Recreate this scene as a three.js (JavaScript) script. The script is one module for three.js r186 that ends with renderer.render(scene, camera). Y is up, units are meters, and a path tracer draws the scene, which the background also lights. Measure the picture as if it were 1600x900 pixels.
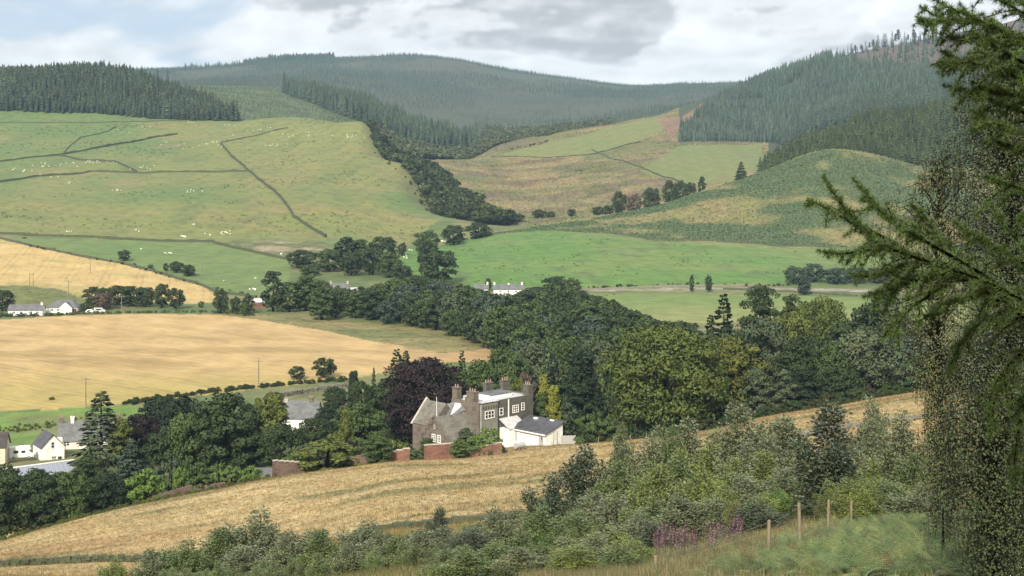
import * as THREE from 'three';
import { mergeGeometries } from 'three/addons/utils/BufferGeometryUtils.js';
import { MarchingCubes } from 'three/addons/objects/MarchingCubes.js';

// ---------------------------------------------------------------- camera, sky, sun, exposure
const F = 2400, YH = 200, CY = 85;                 // focal length and horizon row of the 1600 x 900 view, eye height above the valley floor (m)
const scene = new THREE.Scene();
const camera = new THREE.PerspectiveCamera(2 * Math.atan(450 / F) * 180 / Math.PI, 16 / 9, 0.3, 20000);
camera.position.set(0, CY, 0);
camera.lookAt(0, CY, -100);
camera.setViewOffset(1600, 900, 0, 450 - YH, 1600, 900);   // a level camera with the lens shifted down
scene.add(camera);
const EXPOSURE = 2.42;
const renderer = new THREE.WebGLRenderer({ antialias: true });
renderer.setSize(1024, 576);
renderer.toneMapping = THREE.LinearToneMapping;
renderer.toneMappingExposure = EXPOSURE;
renderer.shadowMap.enabled = true;

// ---- seeded random numbers and noise
function rng(seed) { let a = seed >>> 0; return () => { a = (a + 0x6D2B79F5) | 0; let t = Math.imul(a ^ (a >>> 15), 1 | a); t = (t + Math.imul(t ^ (t >>> 7), 61 | t)) ^ t; return ((t ^ (t >>> 14)) >>> 0) / 4294967296; }; }
function hash2(i, j, s) { let h = Math.imul(i, 374761393) + Math.imul(j, 668265263) + Math.imul(s, 1274126177) | 0; h = Math.imul(h ^ (h >>> 13), 1274126177); h ^= h >>> 16; return (h >>> 0) / 4294967296; }
function noise(x, y, s = 0) {
  const i = Math.floor(x), j = Math.floor(y); let u = x - i, v = y - j; u = u * u * (3 - 2 * u); v = v * v * (3 - 2 * v);
  const a = hash2(i, j, s), b = hash2(i + 1, j, s), c = hash2(i, j + 1, s), d = hash2(i + 1, j + 1, s);
  return a + (b - a) * u + (c - a) * v + (a - b - c + d) * u * v;
}
function fbm(x, y, oct = 4, s = 0) { let a = 0.5, t = 0, n = 0; for (let k = 0; k < oct; k++) { t += a * noise(x, y, s + k); n += a; a *= 0.5; x = x * 2.03 + 17.1; y = y * 2.03 + 9.7; } return t / n; }
const clamp = (x, a = 0, b = 1) => Math.min(b, Math.max(a, x));
const sstep = (a, b, x) => { const t = clamp((x - a) / (b - a)); return t * t * (3 - 2 * t); };
const lerp = (a, b, t) => a + (b - a) * t;
const mix3 = (a, b, t) => [lerp(a[0], b[0], t), lerp(a[1], b[1], t), lerp(a[2], b[2], t)];

// ---- the sky: high thin cloud over pale blue, heavier grey cloud below it
const SKY_GAIN = 0.345;
{
  const W = 4096, H = 2048, data = new Float32Array(W * H * 4);
  const pxOf = az => 800 + F * Math.tan(az), pyOf = (el, az) => YH - F * Math.tan(el) / Math.cos(az);
  for (let j = 0; j < H; j++) {
    const el = ((j + 0.5) / H - 0.5) * Math.PI;
    if (el < -0.012) { for (let i = 0; i < W; i++) data.set([0.4 * SKY_GAIN, 0.42 * SKY_GAIN, 0.42 * SKY_GAIN, 1], (j * W + i) * 4); continue; }
    const sy = Math.sin(Math.max(el, 0)), cy = Math.cos(el);
    for (let i = 0; i < W; i++) {
      const az = ((i + 0.5) / W - 0.5) * 2 * Math.PI, dx = cy * Math.cos(az), dz = cy * Math.sin(az);
      const q = 1.7 / (sy + 0.26), X = dx * q, Z = dz * q;
      // stretched thin cloud
      const w1 = fbm(X * 1.1 + 3.2, Z * 1.1 + 7.9, 3, 11) - 0.5, w2 = fbm(X * 1.1 + 13.2, Z * 1.1 + 1.9, 3, 21) - 0.5;
      const veil = fbm(X * 1.7 + w1 * 1.6, Z * 1.7 + w2 * 1.6, 5, 31);
      let dark = fbm(X * 1.25 + 31 + w1 * 1.1, Z * 1.25 + 47 + w2 * 1.1, 6, 41);
      const edge = fbm(X * 7 + w1 * 3, Z * 7 + w2 * 3, 6, 51);
      let puff = 0, pa = 0.5, pX = X * 5.5 + w1 * 1.5, pZ = Z * 5.5 + w2 * 1.5; for (let k = 0; k < 6; k++) { puff += pa * Math.abs(2 * noise(pX, pZ, 61 + k) - 1); pa *= 0.55; pX = pX * 2.1 + 5.3; pZ = pZ * 2.1 + 8.1; }
      puff = 1 - puff;                                         // rounded heaps of cloud
      let bias = 0, blue = 0;
      const ahead = Math.atan2(dx, -dz);                       // 0 straight ahead, + to the right
      if (Math.abs(ahead) < 0.75 && el < 0.32) {
        const px = pxOf(ahead), py = pyOf(el, ahead);
        const bump = (cx, cyy, rx, ry) => Math.exp(-(((px - cx) / rx) ** 2 + ((py - cyy) / ry) ** 2));
        bias += 0.46 * bump(945, 5, 120, 66) + 0.38 * bump(745, -12, 120, 40) + 0.06 * bump(1185, 40, 120, 60) + 0.1 * bump(520, 20, 80, 30) - 0.30 * bump(1090, 75, 60, 60) - 0.22 * bump(850, 120, 260, 40) - 0.1 * bump(1350, 40, 150, 50) - 0.3 * bump(200, 60, 260, 90);
        blue += 0.22 * bump(110, 30, 150, 34) + 0.22 * bump(330, 40, 150, 26) + 0.16 * bump(670, 72, 60, 12) + 0.1 * bump(250, 90, 300, 14);
      } else bias += 0.06 * (fbm(X * 0.5, Z * 0.5, 2, 91) - 0.5);
      const cover = clamp(sstep(0.30, 0.52, veil + 0.12 * (edge - 0.5) - blue * 0.5 + 0.10));
      const d = sstep(0.52, 0.62, dark + bias - 0.075 + 0.30 * (puff - 0.52) + 0.16 * (edge - 0.5));
      const lum = 1.2 + 0.30 * (veil - 0.5) + 0.40 * (edge - 0.5) + 0.38 * (puff - 0.52) + 0.10 * 4 * d * (1 - d);
      const blueC = [0.62, 0.83, 1.04], whiteC = [1.93 * lum * 0.50, 1.93 * lum * 0.512, 1.93 * lum * 0.525], greyC = [0.57, 0.59, 0.625];
      const deep = mix3(blueC, [0.42, 0.62, 0.95], sstep(0.1, 0.8, el));
      let c = mix3(deep, whiteC, 0.25 + 0.75 * cover);
      c = mix3(c, mix3(greyC, whiteC, clamp(0.8 * (edge - 0.45) + 0.9 * (puff - 0.5))), d * 0.92);
      const hz = Math.exp(-Math.max(el, 0) / 0.022);
      c = mix3(c, [1.04, 1.06, 1.08], 0.55 * hz);
      const k = (j * W + i) * 4;
      data[k] = c[0] * SKY_GAIN; data[k + 1] = c[1] * SKY_GAIN; data[k + 2] = c[2] * SKY_GAIN; data[k + 3] = 1;
    }
  }
  const sky = new THREE.DataTexture(data, W, H, THREE.RGBAFormat, THREE.FloatType);
  sky.mapping = THREE.EquirectangularReflectionMapping; sky.magFilter = THREE.LinearFilter; sky.minFilter = THREE.LinearFilter; sky.needsUpdate = true;
  scene.background = sky; scene.environment = sky;
}
// ---- the sun behind thin cloud, high over the left shoulder
const sun = new THREE.DirectionalLight(new THREE.Color(1.0, 0.90, 0.72), 2.8);
sun.position.set(-330, 930, 560); sun.target.position.set(0, 0, -700);
sun.castShadow = true; sun.shadow.radius = 16; sun.shadow.mapSize.set(4096, 4096);
Object.assign(sun.shadow.camera, { left: -1800, right: 1800, top: 1800, bottom: -1800, near: 10, far: 6000 });
scene.add(sun, sun.target);
scene.fog = new THREE.FogExp2(new THREE.Color(0.50, 0.74, 1.0), 0.000064);

// ---- naming
const used = new Map();
function numbered(name) { const n = used.get(name) || 0; used.set(name, n + 1); return n ? `${name}_${String(n).padStart(3, '0')}` : name; }
function tag(o, label, category, group, kind) {
  if (label) o.userData.label = label;
  if (category) o.userData.category = category;
  if (group) o.userData.group = group;
  if (kind) o.userData.kind = kind;
  return o;
}
function shadows(o) { o.castShadow = true; o.receiveShadow = true; return o; }
function thing(name, label, category, pos = [0, 0, 0], turn = 0, group) {
  const o = new THREE.Group(); o.name = numbered(name); o.position.set(...pos); o.rotation.y = turn; scene.add(o);
  return tag(o, label, category, group);
}
function part(name, geometry, material, parent) { const m = shadows(new THREE.Mesh(geometry, material)); m.name = name; parent.add(m); return m; }
// ---------------------------------------------------------------- the land: one height field, surveyed along lines of sight
// each profile: bearing column, then [metres ahead, row at which that ground shows]
const PROFILES = [
  [0, [10, 1300], [30, 985], [60, 960], [120, 925], [190, 886], [275, 846], [315, 832], [370, 740], [400, 713], [430, 676], [453, 642], [560, 556], [675, 497], [720, 480], [760, 452], [790, 440], [980, 373], [1010, 365], [1150, 318], [1350, 272], [1500, 240], [1700, 194], [2000, 126], [2300, 135], [3200, 132], [4500, 112], [6200, 120]],
  [150, [10, 1290], [30, 975], [60, 952], [120, 920], [190, 878], [275, 806], [320, 800], [370, 738], [400, 712], [430, 674], [453, 636], [560, 556], [680, 494], [740, 470], [780, 452], [800, 446], [960, 385], [1010, 371], [1150, 318], [1350, 270], [1500, 238], [1720, 193], [2000, 120], [2300, 128], [3200, 126], [4500, 109], [6200, 118]],
  [300, [10, 1275], [30, 960], [60, 940], [120, 905], [190, 862], [285, 772], [330, 772], [400, 704], [470, 620], [560, 556], [690, 489], [760, 466], [790, 455], [815, 446], [960, 395], [1020, 374], [1150, 318], [1350, 268], [1550, 225], [1750, 190], [2000, 150], [2400, 142], [3200, 128], [4500, 108], [6200, 116]],
  [450, [10, 1260], [30, 950], [60, 930], [120, 885], [190, 832], [295, 742], [335, 738], [370, 700], [400, 668], [430, 641], [480, 612], [560, 556], [680, 495], [760, 463], [800, 452], [850, 437], [980, 392], [1030, 376], [1150, 320], [1350, 265], [1550, 214], [1680, 183], [1800, 190], [2200, 172], [3000, 133], [4500, 95], [6200, 110]],
  [560, [10, 1250], [30, 945], [60, 920], [120, 862], [190, 808], [300, 730], [340, 724], [400, 668], [430, 645], [480, 614], [570, 552], [680, 500], [760, 465], [800, 452], [850, 438], [980, 396], [1040, 378], [1150, 328], [1350, 260], [1500, 215], [1600, 189], [1700, 200], [2200, 186], [3000, 145], [4500, 90], [6200, 100]],
  [620, [10, 1245], [30, 940], [60, 915], [120, 850], [190, 795], [305, 722], [340, 725], [420, 672], [490, 608], [580, 545], [680, 501], [760, 466], [800, 453], [860, 436], [980, 400], [1050, 380], [1150, 338], [1300, 278], [1380, 254], [1430, 262], [1600, 246], [2000, 222], [2500, 196], [3200, 145], [4500, 86], [6200, 96]],
  [700, [10, 1240], [30, 935], [60, 910], [120, 840], [190, 785], [310, 718], [345, 712], [420, 672], [500, 600], [590, 540], [680, 501], [760, 466], [800, 455], [860, 435], [960, 402], [1060, 376], [1140, 346], [1190, 340], [1260, 345], [1400, 300], [1700, 250], [1800, 255], [2400, 212], [3200, 150], [4500, 92], [6200, 100]],
  [800, [10, 1230], [30, 930], [60, 905], [120, 828], [190, 772], [315, 708], [335, 699], [355, 694], [420, 672], [500, 600], [590, 540], [680, 501], [760, 466], [800, 456], [860, 430], [960, 395], [1050, 367], [1120, 354], [1170, 352], [1260, 345], [1400, 310], [1700, 252], [1920, 222], [2000, 228], [2600, 205], [3300, 155], [4500, 111], [6200, 118]],
  [900, [10, 1220], [30, 925], [60, 900], [120, 815], [190, 762], [320, 696], [340, 691], [360, 690], [420, 672], [500, 600], [590, 540], [680, 501], [760, 468], [800, 456], [860, 428], [960, 390], [1040, 365], [1110, 350], [1180, 345], [1280, 335], [1450, 292], [1700, 245], [2000, 203], [2100, 210], [2700, 195], [3400, 152], [4500, 125], [6200, 130]],
  [1000, [10, 1215], [30, 920], [50, 890], [75, 852], [120, 798], [190, 745], [320, 687], [360, 692], [430, 665], [500, 602], [590, 540], [680, 503], [760, 470], [800, 458], [860, 428], [960, 392], [1030, 372], [1120, 340], [1170, 330], [1250, 336], [1450, 280], [1700, 238], [2100, 186], [2200, 194], [2800, 178], [3500, 150], [4500, 137], [6200, 142]],
  [1100, [10, 1210], [30, 915], [50, 878], [75, 838], [120, 782], [190, 730], [320, 675], [365, 680], [430, 662], [500, 602], [590, 540], [680, 503], [760, 470], [800, 458], [860, 430], [960, 395], [1030, 376], [1130, 318], [1190, 298], [1260, 306], [1500, 262], [1750, 226], [2000, 190], [2250, 158], [2500, 162], [3400, 148], [4500, 130], [6200, 138]],
  [1200, [10, 1205], [30, 908], [45, 868], [75, 815], [120, 765], [190, 715], [320, 652], [365, 658], [430, 650], [500, 600], [590, 540], [680, 503], [760, 470], [800, 458], [860, 432], [960, 398], [1030, 378], [1130, 312], [1215, 267], [1300, 270], [1500, 245], [1780, 224], [2100, 176], [2550, 122], [2900, 135], [4500, 130], [6200, 138]],
  [1300, [10, 1200], [30, 905], [42, 862], [75, 805], [120, 750], [190, 700], [325, 636], [370, 640], [430, 642], [500, 600], [590, 540], [680, 503], [760, 470], [800, 458], [860, 435], [960, 402], [1030, 382], [1130, 296], [1230, 233], [1300, 250], [1430, 240], [1700, 190], [2000, 160], [2450, 92], [2800, 105], [4500, 125], [6200, 134]],
  [1450, [10, 1200], [30, 905], [42, 855], [75, 795], [120, 735], [190, 680], [330, 611], [380, 616], [430, 632], [500, 600], [590, 540], [680, 503], [760, 472], [800, 460], [860, 440], [960, 412], [1030, 388], [1120, 312], [1230, 262], [1300, 258], [1450, 205], [1700, 160], [2000, 110], [2350, 60], [2700, 75], [4500, 115], [6200, 130]],
  [1600, [10, 1200], [30, 905], [42, 850], [75, 788], [120, 722], [190, 665], [335, 596], [385, 602], [430, 626], [500, 600], [590, 540], [680, 503], [760, 474], [800, 462], [860, 445], [960, 420], [1030, 400], [1120, 340], [1220, 290], [1300, 262], [1450, 195], [1700, 140], [2000, 85], [2300, 30], [2700, 55], [4500, 110], [6200, 130]],
];
const rowToH = (D, py) => CY + (YH - py) / F * D;
function pchip(xs, ys) {                                    // monotone cubic interpolation
  const n = xs.length, h = [], d = [], m = new Array(n);
  for (let i = 0; i < n - 1; i++) { h[i] = xs[i + 1] - xs[i]; d[i] = (ys[i + 1] - ys[i]) / h[i]; }
  m[0] = d[0]; m[n - 1] = d[n - 2];
  for (let i = 1; i < n - 1; i++) m[i] = d[i - 1] * d[i] <= 0 ? 0 : 3 * (h[i - 1] + h[i]) / ((2 * h[i] + h[i - 1]) / d[i - 1] + (h[i] + 2 * h[i - 1]) / d[i]);
  return x => {
    if (x <= xs[0]) return ys[0] + m[0] * (x - xs[0]);
    if (x >= xs[n - 1]) return ys[n - 1] + m[n - 1] * (x - xs[n - 1]);
    let lo = 0, hi = n - 1; while (hi - lo > 1) { const k = (lo + hi) >> 1; if (xs[k] <= x) lo = k; else hi = k; }
    const t = (x - xs[lo]) / h[lo], a = t * t * (3 - 2 * t);
    return ys[lo] * (1 - a) + ys[hi] * a + h[lo] * (m[lo] * t * (1 - t) * (1 - t) - m[hi] * t * t * (1 - t));
  };
}
const COLS = PROFILES.map(([px, ...k]) => [px, pchip([0, 3, ...k.map(a => a[0])], [CY - 1.7, CY - 2.4, ...k.map(a => rowToH(a[0], a[1]))])]);
const COLX = COLS.map(c => c[0]);
const ROWD = [];                                            // distances of the rows of the height field
for (let d = 1.5; d < 30; d += 0.9) ROWD.push(d);
for (let d = 30; d < 130; d += 1.4) ROWD.push(d);
for (let d = 130; d < 340; d += 2) ROWD.push(d);
for (let d = 340; d < 700; d += 2.6) ROWD.push(d);
for (let d = 700; d < 1090; d += 4.5) ROWD.push(d);
for (let d = 1090; d < 2400; d += 9) ROWD.push(d);
for (let d = 2400; d <= 5600; d += 32) ROWD.push(d);
const PXS = [-9000, -5000, -3200, -2200, -1500, -1000, -700, -500, -350, -250, -180, -140];
for (let p = -110; p <= 1710; p += 3.5) PXS.push(p);
PXS.push(1745, 1790, 1860, 1960, 2100, 2300, 2600, 3100, 4000, 6000, 10600);
const NR = ROWD.length, NP = PXS.length;
const HGT = new Float32Array(NR * NP);
for (let r = 0; r < NR; r++) {
  const D = ROWD[r], ys = COLS.map(c => c[1](D)), across = pchip(COLX, ys);
  for (let c = 0; c < NP; c++) {
    const px = clamp(PXS[c], 0, 1600), x = (PXS[c] - 800) / F * D;
    let y = across(px);
    const amp = D < 40 ? 0.12 : D < 340 ? 0.35 : D < 1000 ? 0.5 : D < 2400 ? 2.2 : 6;
    const sc = D < 40 ? 2.2 : D < 340 ? 14 : D < 1000 ? 60 : D < 2400 ? 70 : 260;
    y += amp * 2 * (fbm(x / sc + 5, D / sc + 3, 3, 71) - 0.5);
    if (D > 1000 && D < 2400) y += 1.2 * (fbm(x / 22, D / 22, 2, 75) - 0.5);
    HGT[r * NP + c] = y;
  }
}
function rowAt(D) { let lo = 0, hi = NR - 1; while (hi - lo > 1) { const k = (lo + hi) >> 1; if (ROWD[k] <= D) lo = k; else hi = k; } return lo; }
function colAt(p) { let lo = 0, hi = NP - 1; while (hi - lo > 1) { const k = (lo + hi) >> 1; if (PXS[k] <= p) lo = k; else hi = k; } return lo; }
function heightPD(px, D) {
  D = clamp(D, ROWD[0], ROWD[NR - 1] - 1);
  const r = rowAt(D), c = colAt(px), v = (D - ROWD[r]) / (ROWD[r + 1] - ROWD[r]), u = clamp((px - PXS[c]) / (PXS[c + 1] - PXS[c]));
  const a = HGT[r * NP + c], b = HGT[r * NP + c + 1], e = HGT[(r + 1) * NP + c], f = HGT[(r + 1) * NP + c + 1];
  return lerp(lerp(a, b, u), lerp(e, f, u), v);
}
const pxOf = (x, z) => 800 + F * x / Math.max(-z, 0.5);
const height = (x, z) => heightPD(pxOf(x, z), -z);          // ground height at a place in the world
const place = (px, D, dy = 0) => { const x = (px - 800) / F * D; return [x, heightPD(px, D) + dy, -D]; };
function sight(px, py) {                                    // distance at which the line of sight through that bearing and row meets the ground
  let pr = 1e9, pd = ROWD[0];
  for (let D = 4; D < 5500; D += D < 340 ? 1 : D < 1100 ? 2 : 5) {
    const row = YH + (CY - heightPD(px, D)) / D * F;
    if (row <= py) { const t = clamp((pr - py) / Math.max(pr - row, 1e-6)); return lerp(pd, D, t); }
    pr = row; pd = D;
  }
  return 5500;
}
const ground = (px, py) => place(px, sight(px, py));        // the point of the ground seen there
// a polygon of ground: corners [bearing, row] on visible ground or [bearing, -distance]
function area(corners) {
  const pts = corners.map(([px, v]) => { const D = v < 0 ? -v : sight(px, v); return [(px - 800) / F * D, D]; });
  let x0 = 1e9, x1 = -1e9, y0 = 1e9, y1 = -1e9; for (const [x, y] of pts) { x0 = Math.min(x0, x); x1 = Math.max(x1, x); y0 = Math.min(y0, y); y1 = Math.max(y1, y); }
  return (x, D) => {
    if (x < x0 || x > x1 || D < y0 || D > y1) return false;
    let inside = false;
    for (let i = 0, j = pts.length - 1; i < pts.length; j = i++) { const [xi, yi] = pts[i], [xj, yj] = pts[j]; if ((yi > D) !== (yj > D) && x < (xj - xi) * (D - yi) / (yj - yi) + xi) inside = !inside; }
    return inside;
  };
}

// ---- what grows on the land: each land has a name, an area, a colour that varies over it, and a fine texture
const LANDS = [];
function land(name, label, category, test, color, tex) { LANDS.push({ name, label, category, test, color, tex }); }
const near = (x, D) => D < 345 + 12 * (fbm(x / 40, 2.2, 2, 3) - 0.5);
const strawA = [0.52, 0.385, 0.175], strawB = [0.58, 0.455, 0.235], oliveA = [0.20, 0.19, 0.06], grassA = [0.115, 0.17, 0.04], grassB = [0.15, 0.20, 0.05];
land('valley_floor', 'rough green grassland of the valley floor between fields and woods', 'grassland', () => true, (x, D) => {
  const n = fbm(x / 30, D / 30, 4, 101), m = fbm(x / 9, D / 14, 3, 103);
  return mix3(mix3([0.11, 0.155, 0.045], [0.19, 0.19, 0.075], sstep(0.4, 0.65, n)), [0.07, 0.10, 0.03], sstep(0.55, 0.75, m) * 0.5);
}, 'grass');
land('hillside', 'dry golden grass slope in front, falling from the right to the trees', 'hillside', near, (x, D, px) => {
  const n = fbm(x / 26 + D / 60, D / 10 - x / 26, 4, 111), m = fbm(x / 5, D / 3.5, 3, 115), k = fbm(x / 60 + 9, D / 22, 3, 117);
  let c = mix3(strawA, strawB, sstep(0.35, 0.65, m));
  c = mix3(c, oliveA, sstep(0.52, 0.72, n) * 0.72);
  c = mix3(c, [0.43, 0.26, 0.11], sstep(0.58, 0.75, k) * 0.5);
  if (D < 150) c = mix3(c, mix3([0.19, 0.21, 0.075], [0.42, 0.34, 0.15], m), sstep(150, 100, D) * (px > 900 ? 0.9 : 0.6));
  if (D < 66) c = mix3(c, mix3([0.44, 0.36, 0.17], [0.24, 0.28, 0.09], n), 0.7);
  if (D > 318) c = mix3(c, [0.12, 0.15, 0.05], sstep(318, 345, D) * 0.8);
  return c;
}, 'straw');
land('pasture', 'wide sheep pasture on the left hill, green and yellowish with dark walls across it', 'pasture', area([[-140, -1010], [0, 366], [120, 372], [330, 378], [460, 378], [520, 382], [600, 385], [640, 378], [690, -1150], [735, -1205], [700, -1240], [640, -1330], [608, -1420], [585, -1560], [560, -1680], [450, -1790], [300, -1800], [-140, -1760]]), (x, D, px) => {
  const n = fbm(x / 120, D / 170, 4, 121), m = fbm(x / 26, D / 40, 4, 123), s = fbm(x / 60 + D / 200, D / 30, 3, 127);
  let c = mix3([0.112, 0.178, 0.048], [0.185, 0.203, 0.06], sstep(0.36, 0.60, n + 0.15 * sstep(100, 560, px)));
  c = mix3(c, [0.105, 0.15, 0.045], sstep(0.5, 0.75, m) * 0.55);
  c = mix3(c, [0.25, 0.20, 0.085], sstep(0.62, 0.8, s) * 0.45 + (px > 380 ? 0.28 * sstep(0.45, 0.7, fbm(x / 70, D / 60, 3, 129)) : 0));
  return c;
}, 'grass');
land('moorland', 'brown and green moorland slope in the middle beyond the gorge', 'moorland', area([[690, -1290], [735, -1215], [800, -1190], [900, -1190], [1000, -1180], [1100, -1200], [1160, -1225], [1230, -1290], [1210, -1500], [1205, -1790], [1062, -1790], [1052, -1900], [1150, -2290], [1140, -2420], [1000, -2200], [900, -2090], [800, -2000], [690, -1790], [670, -1600]]), (x, D, px) => {
  const n = fbm(x / 75 + D / 160, D / 55 - x / 170, 4, 131), m = fbm(x / 18, D / 30, 4, 133);
  let c = mix3([0.18, 0.18, 0.065], [0.27, 0.215, 0.10], sstep(0.38, 0.60, n));
  c = mix3(c, [0.155, 0.115, 0.075], sstep(0.50, 0.66, fbm(x / 50 - D / 90, D / 35, 4, 135)) * 0.75);
  c = mix3(c, [0.10, 0.13, 0.045], sstep(0.5, 0.7, m) * 0.5);
  return c;
}, 'rough');
land('hill_field', 'upper green field on the moorland slope in the middle', 'field', area([[768, 245], [930, 206], [1025, 183], [1040, 190], [1034, 205], [1015, 214], [985, 226], [930, 240], [850, 246]]), (x, D) => mix3([0.15, 0.20, 0.055], [0.20, 0.20, 0.07], fbm(x / 50, D / 60, 4, 141)), 'grass');
land('hill_field', 'green field right of the moorland slope, under the big conifer plantation', 'field', area([[1025, 250], [1060, 228], [1190, 226], [1192, 262], [1150, 280], [1090, 290], [1050, 282], [1000, 268]]), (x, D) => mix3([0.14, 0.19, 0.055], [0.19, 0.20, 0.07], fbm(x / 40, D / 60, 4, 145)), 'grass');
land('bracken_knoll', 'rounded knoll on the right covered in bracken and rough grass', 'knoll', area([[760, 368], [830, -1100], [830, -1150], [900, -1215], [1000, -1215], [1100, -1240], [1200, -1270], [1300, -1290], [1450, -1230], [1740, -1250], [1740, -1020], [1450, -1025], [1300, 386], [1180, 381], [1060, 378], [1000, 372], [930, 364], [860, 360]]), (x, D, px) => {
  const n = fbm(x / 38, D / 24, 4, 151), m = fbm(x / 90 + 4, D / 50, 3, 153);
  const green = sstep(0.43, 0.56, n * 0.55 + m * 0.45 + 0.08 * sstep(950, 1150, px) - 0.10 * sstep(1125, 1190, D));
  let c = mix3([0.20, 0.195, 0.07], [0.24, 0.20, 0.085], sstep(0.4, 0.7, fbm(x / 15, D / 15, 3, 155)));
  return mix3(c, mix3([0.050, 0.095, 0.042], [0.085, 0.125, 0.05], fbm(x / 7, D / 7, 3, 157)), green * 0.9);
}, 'rough');
land('field', 'bright green field below the bracken knoll on the right of the valley', 'field', area([[624, 400], [650, 384], [690, 383], [730, 374], [790, 366], [860, 360], [930, 365], [1000, 372], [1060, 378], [1180, 382], [1300, 388], [1500, -1020], [1740, -1020], [1740, -880], [1300, 440], [1100, 446], [900, 450], [720, 452], [620, 440]]), (x, D) => {
  const m = fbm(x / 14, D / 22, 4, 161);
  let c = mix3([0.098, 0.205, 0.038], [0.145, 0.212, 0.052], sstep(0.4, 0.65, fbm(x / 80, D / 60, 3, 163) + 0.12 * sstep(100, 240, x)));
  c = mix3(c, [0.085, 0.13, 0.04], sstep(0.6, 0.72, m) * 0.6);
  return mix3(c, [0.25, 0.19, 0.09], sstep(1005, 1030, D + 20 * m) * 0.6 * sstep(60, 130, x));
}, 'grass');
land('field', 'pale green mown field behind the big trees, below the farm track on the right', 'field', area([[900, 460], [1000, 459], [1130, 459], [1250, 462], [1360, 466], [1740, -790], [1740, -640], [1340, 500], [1100, 505], [950, 500]]), (x, D) => mix3([0.155, 0.225, 0.055], [0.24, 0.26, 0.085], sstep(790, 690, D + 30 * fbm(x / 30, D / 12, 3, 171))), 'grass');
land('field', 'green sheep field on the left between the upper barley and the pasture', 'field', area([[18, 370], [60, 372], [200, 375], [330, 380], [370, 388], [455, 408], [450, 440], [410, 462], [350, 460], [310, 441], [240, 424], [170, 405], [90, 392], [40, 381]]), (x, D) => mix3(mix3([0.115, 0.195, 0.05], [0.16, 0.215, 0.06], fbm(x / 50, D / 40, 3, 181)), [0.10, 0.15, 0.045], sstep(0.6, 0.75, fbm(x / 10, D / 14, 3, 183)) * 0.5), 'grass');
land('rough_pasture', 'strip of rough pasture with rushes at the foot of the left hill', 'pasture', area([[330, 380], [430, 377], [500, 377], [520, 386], [470, 400], [455, 407], [390, 391]]), (x, D) => mix3([0.14, 0.16, 0.055], [0.32, 0.27, 0.17], sstep(0.5, 0.68, fbm(x / 22, D / 14, 4, 191))), 'rough');
land('barley_field', 'upper ripe barley field on the left, sloping below the sheep field', 'barley field', area([[-140, -980], [0, 374], [40, 383], [90, 394], [170, 407], [240, 426], [310, 444], [345, 462], [330, 474], [290, 474], [180, 474], [130, 466], [90, 452], [40, 446], [0, 446], [-140, -770]]), (x, D) => {
  const n = fbm(x / 60 + D / 90, D / 26, 4, 201), m = fbm(x / 8, D / 14, 3, 203);
  return mix3(mix3([0.47, 0.325, 0.13], [0.53, 0.40, 0.165], m), [0.33, 0.29, 0.10], sstep(0.5, 0.68, n) * 0.75);
}, 'barley');
land('barley_field', 'large ripe barley field on the left of the valley floor with tramlines across it', 'barley field', area([[-140, -690], [0, 499], [100, 494], [200, 491], [330, 491], [385, 496], [450, 507], [520, 519], [600, 537], [690, 552], [790, 541], [800, 552], [760, 566], [700, 566], [640, 572], [560, 590], [470, 600], [330, 616], [220, 628], [90, 640], [0, 640], [-140, -450]]), (x, D, px) => {
  const n = fbm(x / 70 + D / 80, D / 18, 4, 211), m = fbm(x / 7, D / 12, 3, 213);
  let c = mix3([0.45, 0.305, 0.13], [0.52, 0.375, 0.175], m);
  c = mix3(c, [0.36, 0.30, 0.085], sstep(545, 480, D + 40 * (n - 0.5)) * 0.75);
  c = mix3(c, [0.30, 0.215, 0.075], sstep(0.50, 0.64, n) * 0.6 * sstep(500, 540, D) * sstep(640, 590, D));
  if (px > 630) c = mix3(c, [0.36, 0.24, 0.12], 0.5);
  return c;
}, 'barley');
land('rough_field', 'strip of long greenish grass between the lower barley and the wooded belt', 'field', area([[330, 487], [400, 490], [480, 496], [560, 502], [640, 505], [700, 512], [760, 520], [800, 536], [740, 549], [690, 551], [640, 545], [600, 536], [520, 518], [450, 506], [385, 495]]), (x, D) => mix3([0.15, 0.17, 0.05], [0.27, 0.23, 0.09], sstep(0.35, 0.7, fbm(x / 25, D / 16, 4, 221) + 0.25 * sstep(640, 560, D))), 'rough');
land('meadow', 'bright green wet meadow left of and behind the white houses', 'meadow', area([[-140, -452], [0, 642], [90, 641], [200, 632], [230, 640], [240, 690], [60, 700], [-140, -400]]), (x, D) => mix3(mix3([0.105, 0.21, 0.035], [0.155, 0.24, 0.05], fbm(x / 30, D / 5, 3, 231)), [0.17, 0.15, 0.08], sstep(0.52, 0.66, fbm(x / 40, D / 9, 3, 233)) * 0.6), 'grass');
land('farm_bank', 'rough green bank above the farm bungalows on the left', 'bank', area([[-140, -765], [0, 448], [40, 447], [90, 453], [130, 467], [130, 482], [0, 490], [-140, -695]]), (x, D) => mix3([0.10, 0.14, 0.04], [0.20, 0.20, 0.06], fbm(x / 16, D / 10, 4, 241)), 'rough');
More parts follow.
